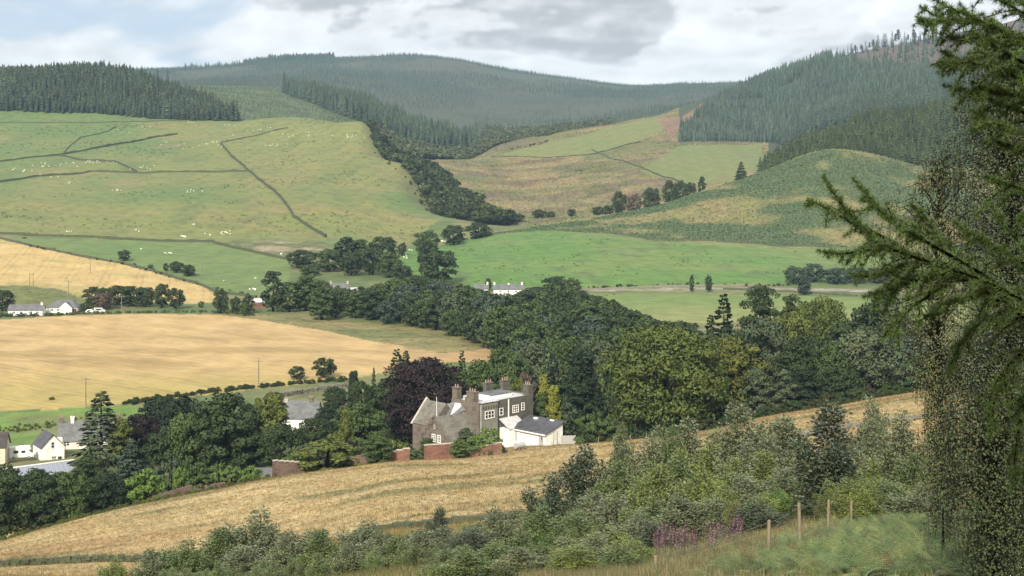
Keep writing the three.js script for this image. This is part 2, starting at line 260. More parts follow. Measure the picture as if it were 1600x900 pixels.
land('forest_floor', 'dark ground and young planting of the far forested hills', 'forest floor', (x, D) => {
  const px = 800 + F * x / D;
  if (D > 2420) return true;
  if (px < 600) return D > 1775 || (px > 560 && D > 1690);
  if (px < 690) return D > lerp(1470, 1790, (px - 600) / 90);
  if (px < 1060) return D > lerp(1800, 2260, (px - 690) / 370);
  if (px < 1200) return D > 1795;
  return D > 1295;
}, (x, D, px) => {
  const n = fbm(x / 90, D / 140, 4, 251), m = fbm(x / 14, D / 22, 3, 253);
  if (D < 3000 && px < 560) return mix3(mix3([0.085, 0.135, 0.05], [0.12, 0.16, 0.06], n), [0.05, 0.08, 0.035], sstep(0.5, 0.7, m) * 0.7);
  if (px > 1330 && D > 1950 && D < 2500) return mix3([0.10, 0.085, 0.07], [0.15, 0.12, 0.10], m);
  return D > 2900 ? mix3([0.042, 0.066, 0.04], [0.07, 0.085, 0.052], sstep(0.4, 0.6, fbm(x / 220, D / 260, 4, 255))) : mix3([0.035, 0.06, 0.03], [0.075, 0.09, 0.05], n);
}, 'rough');
land('felled_slope', 'brown felled strip on the skyline of the moorland, left of the big plantation', 'felled slope', area([[1025, 183], [1060, -2030], [1100, -2180], [1160, -2320], [1170, -2240], [1130, -2050], [1056, -1880], [1050, -1800]]), (x, D) => mix3([0.21, 0.125, 0.085], [0.29, 0.19, 0.12], fbm(x / 14, D / 26, 3, 261)), 'rough');
land('farm_track', 'pale farm track running along the foot of the bright green field', 'track', area([[920, 452], [1010, 450], [1120, 449], [1240, 450], [1420, 455], [1420, 459], [1240, 453], [1120, 452], [1010, 453], [920, 455]]), () => [0.34, 0.31, 0.25], 'rough');

// ---- fine textures, all in metres
function tone(size, fn) {                                   // a repeating greyscale tint
  const a = new Uint8Array(size * size * 4);
  for (let j = 0; j < size; j++) for (let i = 0; i < size; i++) { const v = fn(i / size, j / size), k = (j * size + i) * 4; a[k] = clamp(v[0]) * 255; a[k + 1] = clamp(v[1]) * 255; a[k + 2] = clamp(v[2]) * 255; a[k + 3] = 255; }
  const t = new THREE.DataTexture(a, size, size); t.wrapS = t.wrapT = THREE.RepeatWrapping; t.magFilter = THREE.LinearFilter; t.minFilter = THREE.LinearMipmapLinearFilter; t.generateMipmaps = true; t.colorSpace = THREE.NoColorSpace; t.needsUpdate = true;
  return t;
}
function tnoise(u, v, nx, ny, s) {                          // noise that repeats over the unit square
  const x = u * nx, y = v * ny, i = Math.floor(x), j = Math.floor(y); let a = x - i, b = y - j; a = a * a * (3 - 2 * a); b = b * b * (3 - 2 * b);
  const h = (p, q) => hash2(((p % nx) + nx) % nx, ((q % ny) + ny) % ny, s);
  return lerp(lerp(h(i, j), h(i + 1, j), a), lerp(h(i, j + 1), h(i + 1, j + 1), a), b);
}
const tfbm = (u, v, nx, ny, oct, s) => { let t = 0, a = 0.5, n = 0; for (let k = 0; k < oct; k++) { t += a * tnoise(u, v, nx << k, ny << k, s + k); n += a; a *= 0.6; } return t / n; };
const grey = (v, w = 0) => [v + w, v, v - w];
const TEX = {
  grass: [tone(512, (u, v) => { const a = tfbm(u, v, 7, 9, 6, 5), b = tnoise(u, v, 60, 60, 9); return grey(0.80 + 0.55 * (a - 0.5) - 0.22 * sstep(0.75, 0.95, b), 0.04 * (a - 0.5)); }), 44],
  rough: [tone(512, (u, v) => { const a = tfbm(u, v, 6, 8, 6, 15), b = tfbm(u, v, 28, 34, 3, 19); return grey(0.78 + 0.75 * (a - 0.5) - 0.30 * sstep(0.55, 0.75, b), 0.06 * (b - 0.5)); }), 52],
  straw: [tone(1024, (u, v) => { const a = tfbm(u, v, 9, 14, 7, 25), b = tfbm(u, v, 70, 120, 3, 29), c = tfbm(u, v, 16, 40, 4, 33); return grey(0.80 + 0.55 * (a - 0.5) + 0.35 * (c - 0.5) - 0.34 * sstep(0.55, 0.8, b), 0.05 * (b - 0.5)); }), 36],
  barley: [tone(1024, (u, v) => { const a = tfbm(u, v, 8, 12, 6, 35), l = Math.abs(((v * 5 + 0.012 * Math.sin(u * 12.566)) % 1) - 0.5), b = tfbm(u, v, 20, 90, 4, 39); return grey(0.84 + 0.42 * (a - 0.5) + 0.36 * (b - 0.5) - 0.10 * sstep(0.05, 0.015, Math.min(Math.abs(l - 0.40), 1)), 0.05 * (b - 0.5)); }), 90],
};
const LANDMAT = {};
for (const k in TEX) LANDMAT[k] = new THREE.MeshStandardMaterial({ vertexColors: true, roughness: 0.97, map: TEX[k][0], bumpMap: TEX[k][0], bumpScale: k === 'straw' ? 0.5 : k === 'rough' ? 1.1 : k === 'barley' ? 0.35 : 0.5, name: 'ground_' + k });
{
  const type = new Uint8Array(NR * NP), col = new Float32Array(NR * NP * 3);
  for (let r = 0; r < NR; r++) for (let c = 0; c < NP; c++) {
    const D = ROWD[r], px = PXS[c], x = (px - 800) / F * D, wx = x + 2.2 * (fbm(x / 9, D / 9, 2, 301) - 0.5) * Math.min(1, D / 300), wd = D + 4 * (fbm(x / 12 + 40, D / 12, 2, 303) - 0.5) * Math.min(1, D / 300);
    let t = 0; for (let k = LANDS.length - 1; k >= 0; k--) if (LANDS[k].test(wx, wd)) { t = k; break; }
    type[r * NP + c] = t;
    const rgb = LANDS[t].color(x, D, px); col.set(rgb, (r * NP + c) * 3);
  }
  const lists = LANDS.map(() => []);
  for (let r = 0; r < NR - 1; r++) for (let c = 0; c < NP - 1; c++) { const t = type[r * NP + c]; lists[t].push(r * NP + c); }
  // smooth normals over the whole field
  const P = (r, c) => { const D = ROWD[r]; return [(PXS[c] - 800) / F * D, HGT[r * NP + c], -D]; };
  LANDS.forEach((L, t) => {
    const map = new Map(), pos = [], nor = [], uv = [], vc = [], idx = [];
    const rot = t * 0.7 + 0.35, cr = Math.cos(rot), sr = Math.sin(rot), S = TEX[L.tex][1];
    const vert = n => {
      if (map.has(n)) return map.get(n);
      const r = Math.floor(n / NP), c = n % NP, p = P(r, c), a = P(Math.max(r - 1, 0), c), b = P(Math.min(r + 1, NR - 1), c), d = P(r, Math.max(c - 1, 0)), e = P(r, Math.min(c + 1, NP - 1));
      const ux = e[0] - d[0], uy = e[1] - d[1], uz = e[2] - d[2], vx = b[0] - a[0], vy = b[1] - a[1], vz = b[2] - a[2];
      let nx = uy * vz - uz * vy, ny = uz * vx - ux * vz, nz = ux * vy - uy * vx; const q = 1 / Math.hypot(nx, ny, nz);
      const id = pos.length / 3; map.set(n, id);
      pos.push(...p); nor.push(nx * q, ny * q, nz * q); vc.push(col[n * 3], col[n * 3 + 1], col[n * 3 + 2]);
      uv.push((p[0] * cr - p[2] * sr) / S, (p[0] * sr + p[2] * cr) / S);
      return id;
    };
    for (const n of lists[t]) { const a = vert(n), b = vert(n + 1), c = vert(n + NP), d = vert(n + NP + 1); idx.push(a, b, d, a, d, c); }
    if (!idx.length) return;
    const g = new THREE.BufferGeometry();
    g.setAttribute('position', new THREE.Float32BufferAttribute(pos, 3)); g.setAttribute('normal', new THREE.Float32BufferAttribute(nor, 3));
    g.setAttribute('uv', new THREE.Float32BufferAttribute(uv, 2)); g.setAttribute('color', new THREE.Float32BufferAttribute(vc, 3)); g.setIndex(idx);
    const m = shadows(new THREE.Mesh(g, LANDMAT[L.tex])); m.name = numbered(L.name); scene.add(m); tag(m, L.label, L.category, null, 'structure');
  });
  // the same hillside goes on rising behind the viewer
  const g = new THREE.PlaneGeometry(4400, 900, 24, 12); g.rotateX(-Math.PI / 2); g.translate(0, 0, 450 - 1.6);
  const p = g.attributes.position, vc = []; for (let k = 0; k < p.count; k++) { p.setY(k, CY - 2.1 + 0.2 * (p.getZ(k) + 1.6)); vc.push(0.2, 0.2, 0.07); }
  g.setAttribute('color', new THREE.Float32BufferAttribute(vc, 3)); g.computeVertexNormals();
  const uv = g.attributes.uv; for (let k = 0; k < uv.count; k++) uv.setXY(k, p.getX(k) / 40, p.getZ(k) / 40);
  const m = shadows(new THREE.Mesh(g, LANDMAT.straw)); m.name = 'upper_hillside'; scene.add(m); tag(m, 'grassy hillside rising behind the viewpoint', 'hillside', null, 'structure');
}
// ---------------------------------------------------------------- plants: every tree a tapered trunk with limbs and a crown of small leaf faces
const leafMat = (name, r, g, b, thin = 0) => new THREE.MeshPhysicalMaterial({ name, color: new THREE.Color().setRGB(r, g, b), vertexColors: true, roughness: 0.72, specularIntensity: 0.35, side: THREE.DoubleSide, ...(thin ? { transmission: thin, thickness: 0, roughness: 1 } : {}) });
const LEAF = {
  dark: leafMat('dark_leaves', 0.034, 0.053, 0.020), deep: leafMat('deep_leaves', 0.020, 0.034, 0.017), mid: leafMat('green_leaves', 0.052, 0.081, 0.026), light: leafMat('light_leaves', 0.085, 0.125, 0.040),
  olive: leafMat('olive_leaves', 0.086, 0.108, 0.026), amber: leafMat('amber_leaves', 0.080, 0.092, 0.020), purple: leafMat('purple_leaves', 0.022, 0.0155, 0.0165), yellow: leafMat('yellow_leaves', 0.15, 0.165, 0.028),
  blue: leafMat('blue_green_needles', 0.046, 0.070, 0.050), grey: leafMat('grey_green_leaves', 0.064, 0.087, 0.046), lime: leafMat('fresh_leaves', 0.088, 0.145, 0.030), brown: leafMat('brown_needles', 0.10, 0.075, 0.060), needle: leafMat('conifer_needles', 0.032, 0.052, 0.030),
};
LEAF.chestnut = leafMat('chestnut_leaves', 0.066, 0.092, 0.022); LEAF.sgrey = leafMat('willow_leaves', 0.19, 0.225, 0.115, 0.5); LEAF.smid = leafMat('sapling_leaves', 0.14, 0.20, 0.062, 0.5); LEAF.slight = leafMat('pale_sapling_leaves', 0.20, 0.25, 0.062, 0.5); LEAF.sdark = leafMat('dark_sapling_leaves', 0.085, 0.12, 0.066, 0.5);
LEAF.forest = leafMat('forest_needles', 0.040, 0.066, 0.040); LEAF.planting = leafMat('young_conifer_needles', 0.052, 0.084, 0.070);
const BARK = new THREE.MeshStandardMaterial({ name: 'bark', color: new THREE.Color().setRGB(0.085, 0.068, 0.05), roughness: 0.95 });
class Faces {                                               // collects triangles with own normals and tints
  constructor() { this.p = []; this.n = []; this.c = []; }
  tri(a, b, c, n, t) {                                     // wound so that its front is on the side of its normal
    const u = [b[0] - a[0], b[1] - a[1], b[2] - a[2]], v = [c[0] - a[0], c[1] - a[1], c[2] - a[2]];
    if ((u[1] * v[2] - u[2] * v[1]) * n[0] + (u[2] * v[0] - u[0] * v[2]) * n[1] + (u[0] * v[1] - u[1] * v[0]) * n[2] < 0) this.p.push(...a, ...c, ...b); else this.p.push(...a, ...b, ...c);
    for (let k = 0; k < 3; k++) { this.n.push(...n); this.c.push(...t); } }
  leaf(pos, dir, up, size, wide, n, t) {                    // a pointed leaf face from pos along dir, its width along up x dir
    const s = cross(up, dir), q = Math.hypot(...s) || 1, w = size * wide * 0.5 / q;
    const m = [pos[0] + dir[0] * size * 0.45, pos[1] + dir[1] * size * 0.45, pos[2] + dir[2] * size * 0.45];
    const l = [m[0] + s[0] * w, m[1] + s[1] * w, m[2] + s[2] * w], r = [m[0] - s[0] * w, m[1] - s[1] * w, m[2] - s[2] * w], e = [pos[0] + dir[0] * size, pos[1] + dir[1] * size, pos[2] + dir[2] * size];
    this.tri(pos, l, e, n, t); this.tri(pos, e, r, n, t);
  }
  flake(pos, dir, up, size, wide, n, t) {                   // one small triangle of foliage
    const s = cross(up, dir), q = Math.hypot(...s) || 1, w = size * wide * 0.5 / q, h = size * 0.5;
    this.tri([pos[0] - dir[0] * h + s[0] * w, pos[1] - dir[1] * h + s[1] * w, pos[2] - dir[2] * h + s[2] * w], [pos[0] - dir[0] * h - s[0] * w, pos[1] - dir[1] * h - s[1] * w, pos[2] - dir[2] * h - s[2] * w], [pos[0] + dir[0] * h, pos[1] + dir[1] * h, pos[2] + dir[2] * h], n, t);
  }
  build() { const g = new THREE.BufferGeometry(); g.setAttribute('position', new THREE.Float32BufferAttribute(this.p, 3)); g.setAttribute('normal', new THREE.Float32BufferAttribute(this.n, 3)); g.setAttribute('color', new THREE.Float32BufferAttribute(this.c, 3)); return g; }
}
const cross = (a, b) => [a[1] * b[2] - a[2] * b[1], a[2] * b[0] - a[0] * b[2], a[0] * b[1] - a[1] * b[0]];
const unit = v => { const q = 1 / (Math.hypot(...v) || 1); return [v[0] * q, v[1] * q, v[2] * q]; };
const ball = R => { for (;;) { const v = [R() * 2 - 1, R() * 2 - 1, R() * 2 - 1], q = v[0] * v[0] + v[1] * v[1] + v[2] * v[2]; if (q < 1 && q > 0.01) { const s = 1 / Math.sqrt(q); return [v[0] * s, v[1] * s, v[2] * s]; } } };
function limb(out, a, b, ra, rb, seg = 6) {                 // one tapered piece of trunk or branch
  const d = unit([b[0] - a[0], b[1] - a[1], b[2] - a[2]]), u = unit(cross(d, Math.abs(d[1]) > 0.9 ? [1, 0, 0] : [0, 1, 0])), v = cross(d, u);
  for (let k = 0; k < seg; k++) {
    const t0 = k / seg * 6.2832, t1 = (k + 1) / seg * 6.2832;
    const q = (c, r, t) => [c[0] + (u[0] * Math.cos(t) + v[0] * Math.sin(t)) * r, c[1] + (u[1] * Math.cos(t) + v[1] * Math.sin(t)) * r, c[2] + (u[2] * Math.cos(t) + v[2] * Math.sin(t)) * r];
    const A = q(a, ra, t0), B = q(a, ra, t1), C = q(b, rb, t1), E = q(b, rb, t0), n0 = unit([u[0] * Math.cos(t0) + v[0] * Math.sin(t0), u[1] * Math.cos(t0) + v[1] * Math.sin(t0), u[2] * Math.cos(t0) + v[2] * Math.sin(t0)]), n1 = unit([u[0] * Math.cos(t1) + v[0] * Math.sin(t1), u[1] * Math.cos(t1) + v[1] * Math.sin(t1), u[2] * Math.cos(t1) + v[2] * Math.sin(t1)]);
    out.p.push(...A, ...C, ...B, ...A, ...E, ...C); out.n.push(...n0, ...n1, ...n1, ...n0, ...n0, ...n1);
    for (let i = 0; i < 6; i++) out.c.push(1, 1, 1);
  }
}
// leaf faces spread over clumps, the clumps over lobes, the lobes over the crown
function leafCrown(F0, lobes, n, size, R, centre, o = {}) {
  const clumps = [];
  for (const L of lobes) {
    const k = o.clumps || 9;
    for (let i = 0; i < k; i++) { const d = ball(R); if (d[1] < -0.35) d[1] *= -0.6; const r = L.r * (0.34 + 0.22 * R()); clumps.push({ c: [L.c[0] + d[0] * L.r * 0.72, L.c[1] + d[1] * L.r * (L.flat || 0.8) * 0.72, L.c[2] + d[2] * L.r * 0.72], r, flat: L.flat || 0.8, t: 0.82 + 0.36 * R(), y: R() }); }
  }
  let w = 0; for (const c of clumps) { w += c.r * c.r; c.w = w; }
  for (let i = 0, tries = 0; i < n && tries < n * 4; tries++) {
    const q = R() * w; let lo = 0, hi = clumps.length - 1; while (lo < hi) { const m = (lo + hi) >> 1; if (clumps[m].w < q) lo = m + 1; else hi = m; }
    const C = clumps[lo], d = ball(R); if (d[1] < -0.2 && R() < 0.6) continue;
    const rr = C.r * (0.72 + 0.42 * R()), p = [C.c[0] + d[0] * rr, C.c[1] + d[1] * rr * C.flat, C.c[2] + d[2] * rr];
    let inside = false; for (let k = 0; k < 6; k++) { const E = lobes[Math.floor(R() * lobes.length)], dx = p[0] - E.c[0], dy = (p[1] - E.c[1]) / (E.flat || 0.8), dz = p[2] - E.c[2]; if (dx * dx + dy * dy + dz * dz < E.r * E.r * 0.45) { inside = true; break; } }
    if (inside && R() < 0.9) continue;
    i++;
    const j = ball(R), out = unit([p[0] - centre[0], (p[1] - centre[1]) * 0.8, p[2] - centre[2]]);
    const fn = unit([d[0] + j[0] * 0.95, d[1] + j[1] * 0.95 + 0.25, d[2] + j[2] * 0.95]);
    const nn = unit([d[0] * 0.55 + out[0] * 0.25 + fn[0] * 0.45, d[1] * 0.55 + out[1] * 0.25 + fn[1] * 0.45 + 0.1, d[2] * 0.55 + out[2] * 0.25 + fn[2] * 0.45]);
    let dir = unit(cross(fn, ball(R))); if (o.droop) dir = unit([dir[0], dir[1] - o.droop, dir[2]]);
    const t = C.t * (0.72 + 0.56 * R()), y = 0.16 * (C.y - 0.4) + 0.10 * (R() - 0.5);
    F0.flake(p, dir, fn, size * (0.65 + 0.7 * R()), o.wide || 0.9, nn, [t * (1 + y), t, t * (1 - y)]);
  }
}
// ---- kinds of tree; each gives { crown, trunk, h, w } in metres
function roundTree(seed, { h = 16, w = 14, n = 3200, size = 0.75, base = 0.14, lobes = 22, squat = 0.62, droop = 0, wide = 0.75, clumps = 9, taper = 0 } = {}) {
  const R = rng(seed), crown = new Faces(), trunk = new Faces(), L = [], cy = h * (base + (1 - base) * 0.5), ry = h * (1 - base) * 0.5, rx = w * 0.5;
  for (let i = 0; i < lobes; i++) {
    const t = (i + 0.5) / lobes, yy = 1 - 2 * t, a = i * 2.39996 + R() * 0.8, q = Math.sqrt(Math.max(0, 1 - yy * yy)), r = Math.min(rx, ry) * (0.30 + 0.16 * R());
    const narrow = 1 - taper * (yy * 0.5 + 0.5), push = 0.70 + 0.14 * R();
    L.push({ c: [Math.cos(a) * q * (rx - r * 0.55) * push * 1.15 * narrow, cy + yy * (ry - r * 0.6) * (0.92 + 0.1 * R()), Math.sin(a) * q * (rx - r * 0.55) * push * 1.15 * narrow], r: r * (0.75 + 0.25 * narrow), flat: squat + 0.25 * R() });
  }
  leafCrown(crown, L, n, size, R, [0, cy - ry * 0.25, 0], { droop, wide, clumps });
  const tr = w * 0.028 + 0.12; limb(trunk, [0, -0.4, 0], [0.1, h * base + 0.5, 0], tr * 1.25, tr, 7); limb(trunk, [0.1, h * base + 0.5, 0], [0.0, h * 0.72, 0.1], tr, tr * 0.3, 6);
  for (let i = 0; i < 7; i++) { const E = L[Math.floor(lobes * (0.25 + 0.1 * i))] || L[i]; limb(trunk, [0.05, h * (base + 0.08 + 0.05 * i), 0.03], E.c, tr * 0.5, tr * 0.1, 4); }
  return { crown: crown.build(), trunk: trunk.build(), h, w };
}
function coneTree(seed, { h = 18, w = 7, levels = 20, spokes = 8, per = 9, size = 0.9, droop = 0.28, base = 0.06, gap = 0.12, power = 0.9, wide = 0.42 } = {}) {
  const R = rng(seed), crown = new Faces(), trunk = new Faces();
  limb(trunk, [0, -0.4, 0], [0, h * 0.5, 0], w * 0.03 + 0.1, w * 0.018 + 0.05, 6); limb(trunk, [0, h * 0.5, 0], [0, h * 0.97, 0], w * 0.018 + 0.05, 0.03, 5);
  for (let l = 0; l < levels; l++) {
    const t = base + (1 - base) * (l + 0.3 * R()) / levels, len0 = w * 0.5 * Math.pow(1 - t, power) + 0.25, k = Math.max(4, Math.round(spokes * (1 - 0.45 * t)));
    for (let s = 0; s < k; s++) {
      if (R() < gap) continue;
      const a = (s + R() * 0.8) / k * 6.2832 + l * 1.1, len = len0 * (0.68 + 0.45 * R()), d = [Math.cos(a), 0.22 * t - droop * (1 - t) + 0.12 * (R() - 0.5), Math.sin(a)], o = [0, h * (t + (R() - 0.5) * 1.1 / levels), 0];
      if (len > 0.9) limb(trunk, o, [d[0] * len * 0.8, o[1] + d[1] * len * 0.8, d[2] * len * 0.8], 0.05 + len * 0.008, 0.012, 3);
      const tint = 0.8 + 0.4 * R();
      for (let q = 0; q < per; q++) {
        const f = 0.2 + 0.8 * Math.sqrt((q + R()) / per), p = [d[0] * len * f, o[1] + d[1] * len * f + 0.05 * len * Math.sin(f * 3), d[2] * len * f], side = (R() < 0.5 ? -1 : 1) * (0.35 + 0.8 * R());
        const dir = unit([d[0] * 0.8 - d[2] * side, -0.25 - 1.3 * R() * (0.4 + droop) + 0.3 * t, d[2] * 0.8 + d[0] * side]), uu = ball(R), up = unit([uu[0], uu[1] + 0.5, uu[2]]);
        const nn = unit([d[0] * 0.65 + 0.4 * (R() - 0.5), 0.62 + 0.3 * (R() - 0.5), d[2] * 0.65 + 0.4 * (R() - 0.5)]), tt = tint * (0.75 + 0.5 * R());
        crown.leaf(p, dir, up, size * (0.5 + 0.55 * len / len0) * (0.6 + 0.6 * (1 - t)) * (0.7 + 0.6 * R()) * 1.5, wide, nn, [tt * (0.96 + 0.1 * R()), tt, tt * (0.92 + 0.14 * R())]);
      }
    }
  }
  return { crown: crown.build(), trunk: trunk.build(), h, w };
}
function pineTree(seed, { h = 18, w = 10, n = 9500, size = 0.5, bare = 0.34, lobes = 22 } = {}) {
  const R = rng(seed), crown = new Faces(), trunk = new Faces(), L = [];
  limb(trunk, [0, -0.4, 0], [0.2, h * 0.55, 0.1], 0.32, 0.2, 6); limb(trunk, [0.2, h * 0.55, 0.1], [0, h * 0.93, 0], 0.2, 0.06, 5);
  for (let i = 0; i < lobes; i++) {
    const t = bare + (0.98 - bare) * (i + R() * 0.6) / lobes, a = i * 2.4 + R(), ln = w * 0.5 * Math.pow(Math.sin(Math.PI * clamp(0.12 + 0.86 * (1 - (t - bare) / (1 - bare)), 0, 1) * 0.62 + 0.2), 1) * (0.55 + 0.5 * R()) * (1 - 0.55 * (t - bare) / (1 - bare));
    const c = [Math.cos(a) * ln, h * t + 0.25, Math.sin(a) * ln], r = w * (0.16 + 0.08 * R());
    L.push({ c, r, flat: 0.42 }); limb(trunk, [0, h * t - 0.6, 0], c, 0.09, 0.03, 4);
    if (ln > w * 0.25) L.push({ c: [c[0] * 0.5, c[1] - 0.2, c[2] * 0.5], r: r * 0.8, flat: 0.42 });
  }
  leafCrown(crown, L, n, size, R, [0, h * 0.6, 0], { wide: 0.4, clumps: 7 });
  return { crown: crown.build(), trunk: trunk.build(), h, w };
}
function scrubTree(seed, { h = 4, w = 2.6, n = 3600, size = 0.13, stems = 5, twigs = 46, spread = 1, up = 0.75, wide = 0.6 } = {}) {   // a young birch or willow: upright stems, twigs and small leaves
  const R = rng(seed), crown = new Faces(), trunk = new Faces(), tw = [];
  for (let s = 0; s < stems; s++) {
    const a = s / stems * 6.28 + R(), lean = (s ? 0.25 + 0.3 * R() : 0.03) * spread, H = h * (s ? 0.55 + 0.38 * R() : 1), top = [Math.cos(a) * lean * w * 0.75, H, Math.sin(a) * lean * w * 0.75], foot = [Math.cos(a) * 0.08 * w, -0.15, Math.sin(a) * 0.08 * w];
    const mid = [lerp(foot[0], top[0], 0.35), H * 0.45, lerp(foot[2], top[2], 0.35)];
    limb(trunk, foot, mid, 0.03 + h * 0.006, 0.02 + h * 0.002, 5); limb(trunk, mid, top, 0.02 + h * 0.002, 0.006, 4);
    const k = Math.round(twigs * (s ? 0.75 : 1.3) / Math.sqrt(stems));
    for (let i = 0; i < k; i++) {
      const f = 0.10 + 0.9 * Math.pow((i + R()) / k, 0.85), b = f < 0.45 ? [lerp(foot[0], mid[0], f / 0.45), lerp(0, mid[1], f / 0.45), lerp(foot[2], mid[2], f / 0.45)] : [lerp(mid[0], top[0], (f - 0.45) / 0.55), lerp(mid[1], top[1], (f - 0.45) / 0.55), lerp(mid[2], top[2], (f - 0.45) / 0.55)];
      const q = R() * 6.28, len = w * 0.5 * (0.25 + 0.75 * R()) * Math.pow(1.04 - f, 0.55), d = unit([Math.cos(q), up * (0.35 + 0.6 * R()), Math.sin(q)]), e = [b[0] + d[0] * len, b[1] + d[1] * len, b[2] + d[2] * len];
      limb(trunk, b, e, 0.012, 0.003, 3); tw.push({ b, d, len, t: 0.78 + 0.44 * R(), y: R() });
    }
    tw.push({ b: mid, d: unit([top[0] - mid[0], top[1] - mid[1], top[2] - mid[2]]), len: Math.hypot(top[0] - mid[0], top[1] - mid[1], top[2] - mid[2]) * 1.04, t: 1.05, y: 0.6 });
  }
  let tot = 0; for (const t of tw) { tot += t.len + 0.1; t.w = tot; }
  for (let i = 0; i < n; i++) {
    const q = R() * tot; let lo = 0, hi = tw.length - 1; while (lo < hi) { const m = (lo + hi) >> 1; if (tw[m].w < q) lo = m + 1; else hi = m; }
    const T = tw[lo], f = 0.12 + 0.9 * R(), j = ball(R), sp = 0.10 + 0.05 * h * (1 - 0.5 * f), p = [T.b[0] + T.d[0] * T.len * f + j[0] * sp, T.b[1] + T.d[1] * T.len * f + j[1] * sp, T.b[2] + T.d[2] * T.len * f + j[2] * sp];
    const dir = unit([T.d[0] * 0.5 + j[0] * 0.9, T.d[1] * 0.5 + j[1] * 0.7 - 0.15, T.d[2] * 0.5 + j[2] * 0.9]), fn = ball(R), out = unit([p[0], (p[1] - h * 0.35) * 0.7, p[2]]);
    const nn = unit([fn[0] * 0.6 + out[0] * 0.55, Math.abs(fn[1]) * 0.6 + 0.35 + out[1] * 0.3, fn[2] * 0.6 + out[2] * 0.55]), t = T.t * (0.65 + 0.7 * R()), y = 0.22 * (T.y - 0.5) + 0.1 * (R() - 0.5);
    crown.leaf(p, dir, fn, size * (0.6 + 0.8 * R()), wide, nn, [t * (1 + y), t, t * (1 - y)]);
  }
  return { crown: crown.build(), trunk: trunk.build(), h, w };
}
const KINDS = {};
const kind = (key, make) => { KINDS[key] = make; };
// far: trees 600 m and more away; near: 300 to 460 m away
for (let v = 0; v < 3; v++) {
  kind('round' + v, () => roundTree(401 + v, { h: 18, w: 16, n: 12500, size: 0.66, lobes: 26 + 3 * v, base: -0.02 }));
  kind('oval' + v, () => roundTree(421 + v, { h: 20, w: 12, n: 10500, size: 0.62, lobes: 24, base: -0.02, taper: 0.3 }));
  kind('farround' + v, () => roundTree(441 + v, { h: 16, w: 14, n: 3000, size: 0.98, lobes: 20, base: -0.03, squat: 0.8, clumps: 7 }));
  kind('faroval' + v, () => roundTree(461 + v, { h: 18, w: 10, n: 2500, size: 0.95, lobes: 18, base: 0.0, squat: 0.85, taper: 0.35, clumps: 7 }));
  kind('bush' + v, () => roundTree(481 + v, { h: 4, w: 5, n: 4200, size: 0.27, lobes: 14, base: -0.12, clumps: 6 }));
  kind('scrub' + v, () => scrubTree(501 + v, { h: 4.2, w: 3.6, n: 9500, size: 0.135, twigs: 60, stems: 5 + v }));
  kind('birch' + v, () => scrubTree(521 + v, { h: 5, w: 3.0, n: 9500, size: 0.135, stems: 2 + v, twigs: 60, up: 0.9 }));
}
kind('chestnut0', () => roundTree(541, { h: 24, w: 25, n: 26000, size: 0.62, lobes: 48, base: -0.05, squat: 0.5 }));
kind('beech0', () => roundTree(551, { h: 22, w: 19, n: 22000, size: 0.55, lobes: 36, base: 0.0, squat: 0.55, droop: 0.5 }));
kind('weeping0', () => roundTree(561, { h: 22, w: 11, n: 15000, size: 0.75, lobes: 28, base: 0.0, squat: 1.1, droop: 1.3, wide: 0.4 }));
for (let v = 0; v < 2; v++) {
  kind('spruce' + v, () => coneTree(571 + v, { h: 20, w: 9, levels: 30, spokes: 11, per: 22, size: 0.62, power: 0.85 }));
  kind('cypress' + v, () => roundTree(581 + v, { h: 14, w: 7, n: 9000, size: 0.42, lobes: 26, base: -0.02, taper: 0.85, squat: 1.1 }));
  kind('pine' + v, () => pineTree(591 + v));
  kind('thinspruce' + v, () => coneTree(601 + v, { h: 20, w: 8.5, levels: 24, spokes: 7, per: 15, size: 0.7, gap: 0.3, power: 0.8, droop: 0.4, wide: 0.34 }));
}
const TREEWORD = { round: 'broadleaved_tree', oval: 'broadleaved_tree', farround: 'broadleaved_tree', faroval: 'broadleaved_tree', bush: 'shrub', scrub: 'young_tree', birch: 'young_birch', chestnut: 'chestnut_tree', beech: 'beech_tree', weeping: 'weeping_birch', spruce: 'spruce_tree', cypress: 'cypress_tree', pine: 'pine_tree', thinspruce: 'spruce_tree' };
const MADE = {};
function proto(key) {
  if (MADE[key]) return MADE[key];
  const P = MADE[key] = KINDS[key](), a = P.crown.attributes.position.array, r = []; let top = 0;
  for (let k = 0; k < a.length; k += 3) { top = Math.max(top, a[k + 1]); r.push(Math.hypot(a[k], a[k + 2])); }
  r.sort((p, q) => p - q); P.h = top; P.w = 2 * r[Math.floor(r.length * 0.985)];      // its true height and width
  return P;
}
function plant(key, leaf, [x, y, z], h, w, label, group, turn = 0, crownName = 'crown') {
  const P = proto(key), word = TREEWORD[key.replace(/\d+$/, '')], isBush = word === 'shrub';
  const o = thing(word, label, isBush ? 'shrub' : word.startsWith('young') ? 'young tree' : 'tree', [x, y, z], turn, group);
  o.scale.set(w / P.w, h / P.h, w / P.w);
  part(isBush ? 'foliage' : crownName, P.crown, LEAF[leaf], o); part(isBush ? 'stem' : 'trunk', P.trunk, BARK, o);
  return o;
}
let treeTurn = 0;
// a tree whose top shows at row `top`, `wide` columns across, standing `D` metres ahead
function tree(key, leaf, px, top, D, wide, label, group) {
  const p = place(px, D, -0.1), h = CY + (YH - top) / F * D - p[1];
  return plant(key, leaf, p, Math.max(h, 1), wide / F * D, label, group, treeTurn += 2.1);
}
